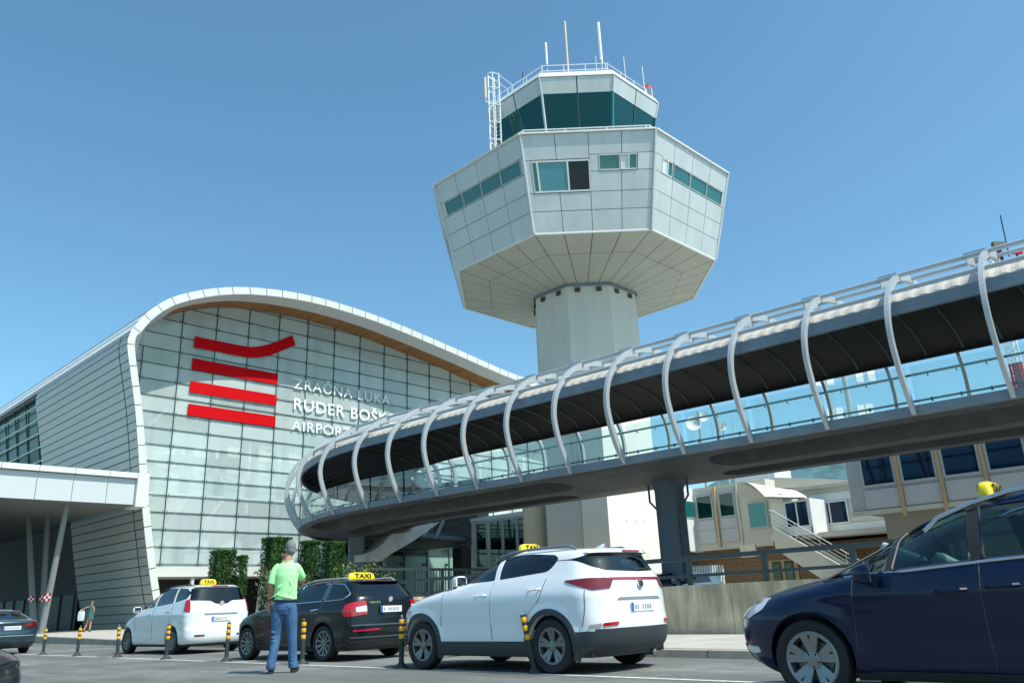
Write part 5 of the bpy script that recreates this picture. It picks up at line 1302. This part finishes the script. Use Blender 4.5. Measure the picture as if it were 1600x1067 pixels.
# --- white people carrier
MPV = dict(wb=2.727, wr=.33, hw=.92, rr=.22, paint=CARS, spokes=(10, .02, .026, None), glass=CGLASSD,
    shape=Shape(rear=[(.2, -.74), (.28, -.86), (.42, -.905), (.56, -.905), (.68, -.86), (.85, -.85), (1.05, -.845), (1.2, -.825), (1.4, -.76), (1.6, -.68), (1.66, -.66), (1.69, -.60), (1.71, -.3), (1.735, .2), (1.75, .6)],
        front=[(.18, 3.42), (.3, 3.58), (.5, 3.64), (.72, 3.62), (.85, 3.48), (.96, 3.2), (1.04, 2.92), (1.1, 2.72), (1.2, 2.55), (1.4, 2.12), (1.55, 1.78), (1.64, 1.52), (1.7, 1.25), (1.735, 1.05), (1.75, .85)],
        width=[(.18, .80), (.3, .885), (.5, .91), (.8, .915), (1.0, .905), (1.12, .88), (1.3, .83), (1.5, .76), (1.62, .70), (1.68, .62), (1.72, .46), (1.75, .25)],
        zmax=1.75, zmin=.18, lr=.36, lf=1.05, nr=3.0, flares=[(0, .33, .405, .016), (2.727, .33, .405, .016)], crease=[(.97, .05, .010), (.6, .15, -.012)]),
    sidewin=[[(1.22, 1.20, .03), (2.48, 1.12, .02), (2.05, 1.38, .1), (1.62, 1.61, .12), (1.24, 1.655, .04)], [(.20, 1.27, .03), (1.17, 1.205, .03), (1.19, 1.66, .03), (.25, 1.655, .05)], [(-.50, 1.36, .05), (.14, 1.275, .03), (.20, 1.65, .05), (-.3, 1.62, .05), (-.56, 1.52, .06)]],
    rearwin=[(-.79, 1.31, .04), (-.30, 1.29, .04), (-.16, 1.21, .06), (.16, 1.21, .06), (.30, 1.29, .04), (.79, 1.31, .04), (.69, 1.63, .06), (-.69, 1.63, .06)], shield=[(-.66, 1.2), (.66, 1.2), (.54, 1.62), (-.54, 1.62)],
    skins=[("front_door", 's', [(1.2, .36), (2.2, .36), (2.28, .6), (2.26, 1.11), (1.19, 1.165)], CARS, .003, .02), ("rear_door", 's', [(.42, .6), (.5, .36), (1.18, .36), (1.17, 1.165), (.12, 1.235), (.2, .85)], CARS, .003, .02),
        ("tail_lamp", 'w', [('y', .80, 1.03), ('x', -.70, 1.03), ('x', -.56, 1.06), ('x', -.50, 1.31), ('x', -.62, 1.36), ('y', .77, 1.345)], LAMPR, .018, .04),
        ("plate_recess", 'r', [(-.42, .74), (.42, .74), (.46, .96), (-.46, .96)], CARS, -.003, .02), ("plate_shade_line", 'r', [(-.46, .955), (.46, .955), (.46, .985), (-.46, .985)], mat("shadow line grey", (.20, .24, .25), .5), .014, .03),  # thin grey strip over the plate is a painted shadow line
        ("reflector", 'w', [('y', .44, .425), ('y', .70, .425), ('y', .70, .465), ('y', .44, .465)], LAMPD, .012, .03), ("bumper_lower", 'r', [(-.8, .19), (.8, .19), (.82, .25), (-.82, .25)], BLKP, .008, .03),
        ("spoiler", 'r', [(-.66, 1.655), (.66, 1.655), (.60, 1.70), (-.60, 1.70)], CARS, .05, .14), ("brake_light", 'r', [(-.22, 1.655), (.22, 1.655), (.22, 1.68), (-.22, 1.68)], LAMPD, .056, .02),
        ("roof_strip", 's', [(-.45, 1.668), (1.5, 1.69), (1.2, 1.70), (-.45, 1.69)], CARB, .004, .01), ("headlamp", 'f2', [(.5, .72), (.86, .8), (.88, .92), (.6, .86)], LAMPW, .008, .03)],
    handles=[(1.3, 1.0, 1.52, .985), (.22, 1.06, .44, 1.045)], hmat=CHROME,
    seams=[[(2.3, .55), (2.28, .8), (2.27, 1.11)], [(1.19, .36), (1.2, .8), (1.185, 1.19)], [(.44, .6), (.33, .75), (.16, .9), (.12, 1.25)]],
    mirror=[(2.3, 1.12)], rails=(-.35, 1.4, lambda x: 1.74-.05*((x-.6)/1.0)**2, .60, BLKP, .035))
mpv, S = make_car("white_people_carrier_taxi", "silver white people carrier taxi with tall red tail lamps, farthest of the parked row", "car", (10.44, 21.97), .0325, MPV, "taxis on the rank")
plate(mpv, -.868, 0, .845, txt="DU"); taxi_sign(mpv, .0, S.top(0, 0)+.012, .23, .14)
q = MB(); q.cyl((-.82, 0, 1.235), (-.85, 0, 1.23), .06, CHROME, 16); q.build("emblem", mpv)

# --- navy people carrier passing close by
NAV = dict(wb=2.92, wr=.335, hw=.945, rr=.232, paint=CARN, spokes=(5, .026, .036, (-.23, .23)), glass=glass("navy car glass", (.30, .46, .45), .09), headm=SEATL, trim=BLKP, rimm=mat("alloy light", (.50, .53, .54), .32, metal=.7),
    shape=Shape(rear=[(.2, -.80), (.3, -.95), (.5, -1.0), (.7, -.99), (.9, -.97), (1.1, -.95), (1.3, -.88), (1.5, -.78), (1.6, -.72), (1.64, -.6), (1.67, 0), (1.69, .6)],
        front=[(.18, 3.55), (.26, 3.70), (.4, 3.83), (.55, 3.86), (.68, 3.84), (.78, 3.74), (.86, 3.58), (.94, 3.30), (1.0, 3.02), (1.05, 2.80), (1.12, 2.62), (1.25, 2.38), (1.4, 2.08), (1.5, 1.85), (1.57, 1.65), (1.62, 1.42), (1.66, 1.15), (1.69, .85)],
        width=[(.18, .83), (.3, .92), (.5, .94), (.8, .945), (.98, .935), (1.08, .89), (1.2, .85), (1.35, .79), (1.48, .73), (1.56, .67), (1.62, .56), (1.66, .42), (1.69, .25)],
        zmax=1.69, zmin=.18, lr=.40, lf=1.0, nr=3.0, nf=2.5, flares=[(0, .335, .41, .016), (2.92, .335, .41, .016)], crease=[(.86, .04, .012), (.50, .14, -.014)]),
    sidewin=[[(2.20, 1.025, .02), (2.76, .975, .015), (2.30, 1.265, .04), (2.20, 1.30, .03)], [(1.53, 1.075, .03), (2.13, 1.03, .03), (2.13, 1.33, .08), (1.98, 1.40, .1), (1.70, 1.475, .08), (1.55, 1.49, .03)], [(.40, 1.13, .03), (1.43, 1.085, .03), (1.45, 1.495, .03), (.42, 1.515, .04)], [(-.68, 1.18, .05), (.30, 1.14, .03), (.32, 1.51, .04), (-.60, 1.46, .06)]],
    rearwin=[(-.75, 1.2, .06), (.75, 1.2, .06), (.64, 1.54, .06), (-.64, 1.54, .06)], shield=[(-.68, 1.10), (.68, 1.10), (.54, 1.54), (-.54, 1.54)],
    skins=[("front_door", 's', [(1.5, .30), (2.42, .30), (2.5, .6), (2.45, .96), (1.48, 1.03)], CARN, .003, .02), ("sliding_door", 's', [(.5, .55), (.56, .30), (1.48, .30), (1.46, 1.04), (.30, 1.10), (.36, .8)], CARN, .003, .02),
        ("headlamp", 's', [(3.30, .86), (3.36, .76), (3.58, .67), (3.70, .68), (3.66, .77), (3.48, .86)], LAMPW, .010, .03), ("headlamp", 'f2', [(.42, .70), (.70, .69), (.74, .79), (.48, .77)], LAMPW, .010, .03),
        ("grille", 'f', [(-.40, .66), (.40, .66), (.42, .76), (-.42, .76)], BLKP, .010, .03), ("lower_grille", 'f', [(-.6, .28), (.6, .28), (.62, .45), (-.62, .45)], BLKP, .010, .03), ("fog_lamp", 'f2', [(.66, .38), (.80, .38), (.80, .44), (.66, .44)], LAMPW, .010, .03),
        ("tail_lamp", 'r2', [(.7, .9), (.9, .9), (.88, 1.15), (.7, 1.15)], LAMPR, .012, .04), ("door_pillar", 's', [(1.435, 1.085), (1.525, 1.075), (1.545, 1.492), (1.455, 1.497)], DARK, .004, .02), ("door_pillar", 's', [(2.135, 1.03), (2.195, 1.026), (2.195, 1.30), (2.135, 1.33)], DARK, .004, .02), ("door_pillar", 's', [(.305, 1.14), (.395, 1.13), (.415, 1.515), (.325, 1.51)], DARK, .004, .02), ("sill_trim", 's', [(.5, .20), (2.45, .20), (2.42, .26), (.52, .26)], BLKP, .008, .02)],
    handles=[(1.58, .865, 1.80, .86), (1.22, .885, 1.44, .88)], hmat=CARN,
    seams=[[(2.5, .4), (2.48, .75), (2.46, .97)], [(1.49, .3), (1.49, .7), (1.47, 1.06)], [(.5, .55), (.42, .7), (.34, .85), (.32, 1.12)]],
    mirror=[(2.26, .985)], rails=(-.55, 1.90, lambda x: 1.675-.045*((x-.5)/1.1)**2-.02, .64, CHROME, .05))
nav, S = make_car("navy_people_carrier_taxi", "dark navy people carrier taxi passing close on the right, cut by the frame edge", "car", (7.04+.93, 3.35-2.92), 0.0, NAV, "taxis on the rank")
del nav["group"]
taxi_sign(nav, 1.50, S.top(1.50, 0)+.0, .22, .14, y=0)
q = MB(); q.tube([S_ for S_ in [Vector((x, S.side(x, z)+.004, z)) for x, z in [(2.55, 1.0), (2.0, 1.028), (1.4, 1.07), (.6, 1.11), (-.5, 1.16)]]], .012, CHROME, 6); q.build("belt_trim", nav)
q = MB(); q.obox((1.75, .45, 1.02), (.16, 0, .10), (0, .10, 0), (-.03, 0, .06), SEATL); q.obox((2.1, .2, 1.1), (.34, .0, .16), (0, .03, 0), (-.02, 0, .05), SEATL); q.obox((1.05, .5, 1.10), (.10, 0, .03), (0, .12, 0), (-.02, 0, .06), mat("teal cushion", (.10, .40, .36), .8)); q.build("cabin_cover", nav, bevel=.03)

# --- dark saloons at the left
SAL = dict(wb=2.75, wr=.33, hw=.905, rr=.22, paint=CART, spokes=(10, .018, .022, None), glass=CGLASSD,
    shape=Shape(rear=[(.2, -.85), (.3, -1.02), (.45, -1.08), (.6, -1.09), (.72, -1.06), (.85, -1.05), (.95, -1.06), (1.0, -1.03), (1.04, -.85), (1.12, -.55), (1.25, -.12), (1.36, .30), (1.41, .6), (1.435, .9)],
        front=[(.18, 3.38), (.3, 3.56), (.5, 3.62), (.68, 3.60), (.8, 3.35), (.9, 2.9), (.97, 2.5), (1.02, 2.25), (1.15, 1.95), (1.3, 1.58), (1.38, 1.35), (1.42, 1.15), (1.435, 1.0)],
        width=[(.18, .80), (.3, .875), (.5, .895), (.8, .905), (.95, .88), (1.03, .82), (1.15, .74), (1.28, .66), (1.36, .58), (1.41, .44), (1.435, .25)],
        zmax=1.435, zmin=.18, lr=.40, lf=.9, nr=2.8, flares=[(0, .33, .40, .012), (2.75, .33, .40, .012)], crease=[(.88, .04, .012)]),
    sidewin=[[(1.1, 1.04, .03), (2.05, 1.03, .02), (1.62, 1.25, .1), (1.36, 1.34, .08), (1.12, 1.355, .03)], [(.05, 1.07, .06), (1.05, 1.04, .03), (1.07, 1.355, .03), (.42, 1.33, .1)]],
    rearwin=[(-.66, 1.07, .06), (.66, 1.07, .06), (.50, 1.33, .06), (-.50, 1.33, .06)], shield=[(-.62, 1.09), (.62, 1.09), (.48, 1.36), (-.48, 1.36)], cab=(-.1, 1.9),
    skins=[("front_door", 's', [(1.1, .34), (2.1, .34), (2.18, .6), (2.16, 1.0), (1.08, 1.01)], CART, .003, .02), ("rear_door", 's', [(.42, .56), (.5, .34), (1.08, .34), (1.06, 1.01), (.1, 1.03), (.16, .82)], CART, .003, .02),
        ("tail_lamp", 'r2', [(.42, .80), (.84, .84), (.84, .97), (.40, .93)], LAMPD, .012, .04), ("bumper_lower", 'r', [(-.8, .2), (.8, .2), (.84, .36), (-.84, .36)], BLKP, .010, .03), ("trunk_crease", 'r', [(-.7, .955), (.7, .955), (.7, .985), (-.7, .985)], CART, .018, .03), ("bumper_trim", 'r', [(-.7, .55), (.7, .55), (.7, .57), (-.7, .57)], STEEL, .010, .03)],
    handles=[(1.2, .9, 1.42, .89), (.16, .92, .38, .91)], seams=[[(1.09, .34), (1.1, .7), (1.08, 1.03)]], mirror=[(1.98, 1.03)])
sal, S = make_car("teal_saloon", "dark teal saloon seen from behind, cut by the left frame edge", "car", (8.0, 31.6), .03, SAL)
plate(sal, -1.068, -.05, .80)
bsal = copy_tree(sal); bsal.name = "black_saloon"; bsal.location = Vector((1.434, 5.148, 0))-Vector((.701, -.712, 0))*3.80; bsal.rotation_euler = (0, 0, math.atan2(-.712, .701)); tag(bsal, "nose of a black car barely in view at the bottom left corner", "car")
for k in [bsal]+kids(bsal):
    if k.type == 'MESH':
        k.data = k.data.copy()
        for i, m in enumerate(k.data.materials):
            if m == CART: k.data.materials[i] = CARB
# --- far cars behind the wall, seen only above it
def far_car(paint, loc, rz, label):
    sp = dict(SAL); sp = {**sp, 'paint': paint, 'rearwin': [(-.66, 1.12), (.66, 1.12), (.55, 1.40), (-.55, 1.40)]}
    sp['shape'] = Shape(rear=[(.2, -.6), (.35, -.75), (.6, -.78), (.95, -.76), (1.1, -.72), (1.3, -.6), (1.42, -.5), (1.47, -.1), (1.5, .5)], front=[(.2, 3.1), (.4, 3.25), (.7, 3.2), (.85, 2.95), (.95, 2.6), (1.02, 2.3), (1.2, 1.9), (1.38, 1.5), (1.46, 1.2), (1.5, .9)],
        width=[(.2, .78), (.4, .86), (.8, .87), (1.0, .84), (1.2, .74), (1.4, .63), (1.47, .5), (1.5, .3)], zmax=1.5, zmin=.2)
    sp['sidewin'] = [[(1.1, 1.06), (2.0, 1.04), (1.6, 1.28), (1.3, 1.38), (1.12, 1.4)], [(.05, 1.1), (1.05, 1.06), (1.07, 1.4), (.1, 1.36)]]; sp['shield'] = [(-.6, 1.08), (.6, 1.08), (.5, 1.4), (-.5, 1.4)]; sp['wb'] = 2.5
    sp['skins'] = [("headlamp", 'f2', [(.5, .72), (.8, .76), (.8, .86), (.55, .84)], LAMPW, .008, .03), ("tail_lamp", 'r2', [(.65, .8), (.82, .8), (.8, 1.05), (.66, 1.05)], LAMPR, .01, .03)]
    sp['seams'] = []; sp['handles'] = []
    o, _ = make_car("parked_hatchback", label, "car", loc, rz, sp, "cars parked behind the wall"); o.location.z = .33; return o
far_car(CART, (27.6, 18.8), R(115), "dark hatchback behind the street wall, its roof nearest the bridge column")
far_car(CARW, (29.6, 18.4), R(75), "white hatchback behind the street wall, right of the dark hatchback")

# ------------------------------------------------------------------ people
def fuse(mb, name, parent, vox, it=3):
    o = mb.build(name, parent, weld=True)
    m = o.modifiers.new("r", 'REMESH'); m.mode = 'VOXEL'; m.voxel_size = vox
    s = o.modifiers.new("s", 'SMOOTH'); s.iterations = it; s.factor = .5
    dg = bpy.context.evaluated_depsgraph_get(); me = bpy.data.meshes.new_from_object(o.evaluated_get(dg)); o.modifiers.clear(); mats = list(o.data.materials)
    o.data = me
    if not len(me.materials):
        for x in mats: me.materials.append(x)
    me.polygons.foreach_set("use_smooth", [True]*len(me.polygons)); return o
def limb(mb, pts, rad, m, n=12, sub=5):
    P = catmull(pts, sub); rr = [lerp([(i*sub, r) for i, r in enumerate(rad)], k) for k in range(len(P))]
    mb.tube(P, 0, m, n, rad=rr)
def rings(mb, R_, m, n=20):
    rows = []
    for (x, y, z, a, b) in R_: rows.append([(x+a*math.cos(t), y+b*math.sin(t), z) for t in [2*math.pi*i/n for i in range(n)]])
    mb.grid(rows, m, close=True, cap=True)
def ell(mb, c, r, m, rot=0, n=16):
    rows = []
    for i in range(1, n):
        p = math.pi*i/n; row = []
        for k in range(n*2):
            t = math.pi*k/n; x, y = r[0]*math.sin(p)*math.cos(t), r[1]*math.sin(p)*math.sin(t)
            row.append((c[0]+x*math.cos(rot)-y*math.sin(rot), c[1]+x*math.sin(rot)+y*math.cos(rot), c[2]+r[2]*math.cos(p)))
        rows.append(row)
    mb.grid(rows, m, close=True, cap=True)
def hand(mb, w, d, palm_n, m, curl=.35, s=1.0):
    """palm at wrist w along d, fingers curling towards palm_n"""
    w, d, pn = Vector(w), Vector(d).normalized(), Vector(palm_n).normalized(); sd = d.cross(pn).normalized()
    for k in range(4):
        o = sd*(k-1.5)*.020*s; limb(mb, [w+o*.6, w+d*.05*s+o*.95, w+d*.095*s+o], [.016*s, .014*s, .012*s], m, 8, 3)
        L = (.072, .084, .078, .060)[k]*s; p0 = w+d*.092*s+o; p1 = p0+(d*math.cos(curl)+pn*math.sin(curl))*L*.45; p2 = p1+(d*math.cos(curl*2.2)+pn*math.sin(curl*2.2))*L*.32; p3 = p2+(d*math.cos(curl*3)+pn*math.sin(curl*3))*L*.23
        limb(mb, [p0, p1, p2, p3], [.0105*s, .0095*s, .0088*s, .007*s], m, 8, 3)
    p0 = w+d*.025*s-sd*.032*s; p1 = p0+(d*.7-sd*.5+pn*.35).normalized()*.045*s; p2 = p1+(d*.9-sd*.1+pn*.4).normalized()*.035*s
    limb(mb, [w+d*.01*s-sd*.01*s, p0, p1, p2], [.014*s, .014*s, .0115*s, .009*s], m, 8, 3)
mx, my = 7.10, 12.20
man = empty("person", (mx, my, 0), -AZ); tag(man, "grey-haired man in light green T-shirt and blue jeans, back turned, beside the taxis", "man"); man.scale = (.95, .98, 1.02)
HR = R(42)
g = MB()
hc = Vector((.065, .02, 1.865)); hf = Vector((-math.sin(HR), math.cos(HR), 0)); hs = Vector((math.cos(HR), math.sin(HR), 0))
ell(g, hc+Vector((0, 0, .025)), (.078, .098, .112), SKIN, HR); ell(g, hc+hf*.028-Vector((0, 0, .05)), (.062, .068, .085), SKIN, HR)
ell(g, hc+hf*.098-Vector((0, 0, .012)), (.014, .022, .026), SKIN, HR); ell(g, hc+hf*.082-Vector((0, 0, .062)), (.028, .016, .014), SKIN, HR); ell(g, hc+hf*.072-Vector((0, 0, .105)), (.03, .022, .022), SKIN, HR); ell(g, hc+hf*.085+Vector((0, 0, .03)), (.05, .014, .012), SKIN, HR)
for s_ in (-1, 1): ell(g, hc+hs*s_*.080-Vector((0, 0, .005)), (.012, .022, .036), SKIN, HR)
limb(g, [(.03, -.02, 1.60), (.045, -.01, 1.70), hc-Vector((0, .0, .06))], [.075, .062, .062], SKIN)
rings(g, [(.03, 0, .98, .15, .10), (.03, 0, 1.2, .155, .10), (.03, 0, 1.45, .185, .11), (.03, 0, 1.58, .17, .10), (.03, 0, 1.64, .09, .07)], SKIN)
LA_ = [(-.155, -.01, 1.585), (-.205, -.03, 1.44), (-.225, -.02, 1.295), (-.25, .05, 1.17), (-.275, .09, 1.075)]
limb(g, LA_, [.055, .054, .044, .043, .032], SKIN); hand(g, (-.278, .095, 1.065), (-.10, .05, -1), (.55, .8, 0), SKIN, .3, 1.12)
RA_ = [(.215, .0, 1.585), (.25, .10, 1.45), (.235, .24, 1.36), (.10, .27, 1.52), (-.03, .24, 1.66)]
limb(g, RA_, [.055, .054, .045, .042, .033], SKIN); hand(g, (-.035, .238, 1.668), (-.45, -.12, .85), (-.3, -.9, 0), SKIN, .55, 1.1)
for P in ([(-.06, 0, .98), (-.105, .03, .52), (-.16, -.03, .10)], [(.12, 0, .98), (.15, .05, .52), (.18, .10, .10)]): limb(g, P, [.09, .055, .045], SKIN)
fuse(g, "body", man, .0095, 2)
g = MB(); ell(g, hc+Vector((0, 0, .04))-hf*.016, (.088, .100, .112), HAIRG, HR); ell(g, hc-hf*.035-Vector((0, 0, .02)), (.080, .075, .075), HAIRG, HR)
g2 = MB()
for v in g.v: pass
o = fuse(g, "hair", man, .012, 2)
bm = bmesh.new(); bm.from_mesh(o.data)   # open the hair at the face
dl = [v for v in bm.verts if (Vector(v.co)-hc).dot(hf) > .052 and v.co.z < hc.z+.085]
bmesh.ops.delete(bm, geom=dl, context='VERTS'); bm.to_mesh(o.data); bm.free()
for s_ in (-1, 1):
    q = MB(); ell(q, hc+hf*.085+hs*s_*.032+Vector((0, 0, .012)), (.012, .010, .009), LETW, HR, 8); e = q.build("eye", man, smooth=True); q = MB(); ell(q, hc+hf*.094+hs*s_*.032+Vector((0, 0, .012)), (.005, .004, .005), DARK, HR, 6); q.build("iris", e)
g = MB()
rings(g, [(.03, 0, 1.075, .190, .140), (.03, 0, 1.10, .192, .142), (.03, 0, 1.2, .188, .138), (.03, -.005, 1.32, .192, .135), (.03, -.01, 1.46, .205, .135), (.03, -.01, 1.56, .19, .12), (.035, -.005, 1.63, .145, .092), (.04, 0, 1.665, .095, .075), (.042, 0, 1.69, .078, .07)], SHIRT)
limb(g, [(-.09, 0, 1.595), (-.145, -.012, 1.56), (-.190, -.03, 1.46), (-.215, -.03, 1.335)], [.070, .072, .070, .072], SHIRT); limb(g, [(.15, 0, 1.595), (.205, .02, 1.56), (.245, .09, 1.47), (.25, .15, 1.42)], [.070, .072, .070, .070], SHIRT)
for i, (x, y, z, dx, dz) in enumerate(((-.10, -.135, 1.16, .12, .05), (.05, -.14, 1.13, .14, -.03), (.14, -.12, 1.2, .06, .10), (-.05, -.135, 1.28, .10, .06), (.13, -.12, 1.36, .05, -.12))): limb(g, [(x-dx, y+.02, z-dz), (x, y-.004, z), (x+dx, y+.025, z+dz)], [.006, .014, .006], SHIRT, 8)
fuse(g, "t_shirt", man, .011, 3)
g = MB(); g.tube([(.041+.081*math.cos(t), .0+.073*math.sin(t), 1.682+.012*math.sin(t)) for t in [2*math.pi*i/24 for i in range(24)]], .009, mat("shirt rib", (.34, .74, .32), .9), 6, closed=True); g.build("collar", man, smooth=True)
g = MB()
rings(g, [(.03, 0, .86, .165, .115), (.03, -.01, .95, .19, .138), (.03, -.005, 1.03, .182, .132), (.03, 0, 1.09, .176, .126)], DENIM)
limb(g, [(-.055, 0, .97), (-.085, .0, .80), (-.105, .02, .55), (-.13, -.015, .30), (-.155, -.03, .13), (-.16, -.02, .075)], [.115, .110, .082, .074, .078, .08], DENIM); limb(g, [(.115, 0, .97), (.135, .02, .80), (.155, .05, .55), (.17, .07, .30), (.178, .09, .13), (.18, .10, .075)], [.115, .110, .082, .074, .078, .08], DENIM)
for sx, sy, x0 in ((-1, 0, -.15), (1, .1, .18)):
    for z in (.13, .19, .25, .47, .52, .6, .84): limb(g, [(x0*(.75+.25*(1-z))-.07, sy-.045, z+.02), (x0*(.75+.25*(1-z)), sy*.8-.075, z), (x0*(.75+.25*(1-z))+.07, sy-.04, z+.03)], [.006, .011, .006], DENIM, 6)
fuse(g, "jeans", man, .0115, 3)
for sx in (-.055, .115):
    g = MB(); P_ = [(sx-.055, .985), (sx+.055, .985), (sx+.058, .885), (sx, .855), (sx-.058, .885)]
    g.tube([(x, -.142+.012*abs(z-.95)*8, z) for x, z in P_], .005, mat("denim seam", (.03, .08, .17), .9), 5, closed=True); g.build("back_pocket", man)
for (x, y, rz) in ((-.165, .03, .35), (.185, .15, -.05)):
    g = MB(); d = Vector((-math.sin(rz), math.cos(rz), 0)); ell(g, Vector((x, y, .045))+d*.06, (.052, .145, .045), SHOE, rz); ell(g, Vector((x, y, .07))-d*.04, (.05, .07, .06), SHOE, rz); rings(g, [(x, y-.04, .0, .05, .07), (x, y-.04, .03, .05, .07)], SHOE); o = fuse(g, "shoe", man, .012, 2)
    for v in o.data.vertices: v.co.z = max(.002, v.co.z)
g = MB(); g.tube([(-.272+.04*math.cos(t), .085+.04*math.sin(t), 1.09+.008*math.cos(t)) for t in [2*math.pi*i/16 for i in range(16)]], .011, mat("dark red strap", (.20, .02, .02), .5), 6, closed=True); g.build("wrist_strap", man)
g = MB(); g.tube([(.03+.187*math.cos(t), -.005+.137*math.sin(t), 1.075) for t in [2*math.pi*i/28 for i in range(28)]], .018, mat("belt leather", (.02, .02, .022), .6), 6, closed=True); g.build("belt", man)

wo = empty("person", (17.43, 51.16, .345), -AZ); tag(wo, "woman in short dark green dress by the plank wall, one arm reaching out", "woman")
DRESS = mat("dark green dress", (.035, .12, .10), .8); g = MB()
ell(g, (.03, 0, 1.56), (.075, .09, .105), SKIN); limb(g, [(.03, 0, 1.35), (.03, 0, 1.50)], [.05, .05], SKIN)
rings(g, [(.02, 0, .8, .13, .09), (.02, 0, 1.1, .12, .085), (.02, 0, 1.36, .14, .09)], SKIN)
limb(g, [(-.12, 0, 1.36), (-.27, -.03, 1.32), (-.42, -.02, 1.26)], [.04, .035, .028], SKIN); hand(g, (-.42, -.02, 1.26), (-.8, 0, -.5), (0, 1, 0), SKIN, .7)
limb(g, [(.15, 0, 1.36), (.19, .02, 1.12), (.12, .10, .98)], [.04, .035, .028], SKIN); hand(g, (.12, .1, .98), (-.4, .3, -.8), (-1, 0, 0), SKIN, .4)
limb(g, [(-.05, 0, .85), (-.13, .02, .48), (-.27, -.03, .08)], [.08, .055, .04], SKIN); limb(g, [(.08, 0, .85), (.06, .03, .48), (.05, .0, .08)], [.08, .055, .04], SKIN)
fuse(g, "body", wo, .014, 2)
g = MB(); rings(g, [(.02, 0, .68, .21, .15), (.02, 0, .9, .175, .12), (.02, 0, 1.08, .135, .10), (.02, 0, 1.32, .16, .105), (.02, 0, 1.42, .10, .08)], DRESS); fuse(g, "dress", wo, .018, 2)
g = MB(); ell(g, (.035, -.015, 1.60), (.085, .09, .085), mat("auburn hair", (.22, .10, .06), .8)); fuse(g, "hair", wo, .018, 1)
for x, y in ((-.28, .02), (.05, .05)):
    g = MB(); ell(g, (x, y, .045), (.045, .11, .045), SHOE); fuse(g, "shoe", wo, .016, 1)
bag = empty("shopping_bag", Vector((17.43, 51.16, .345))+w3(-.50, -.04, .62), -AZ); tag(bag, "pale carrier bag held out by the woman in the green dress", "bag")
g = MB(); rows = []
for z, a, b in ((0, .17, .07), (.2, .20, .08), (.42, .19, .05), (.52, .16, .03)): rows.append([(a*math.copysign(abs(math.cos(t))**.6, math.cos(t)), b*math.copysign(abs(math.sin(t))**.6, math.sin(t)), z) for t in [2*math.pi*i/20 for i in range(20)]])
g.grid(rows, mat("bag pale", (.55, .62, .62), .6), close=True, cap=True); g.build("bag_body", bag, smooth=True)
g = MB()
for y in (-.03, .03): g.tube([(-.08, y, .5), (-.05, y, .62), (.05, y, .62), (.08, y, .5)], .008, LETW, 5)
g.build("handle", bag)
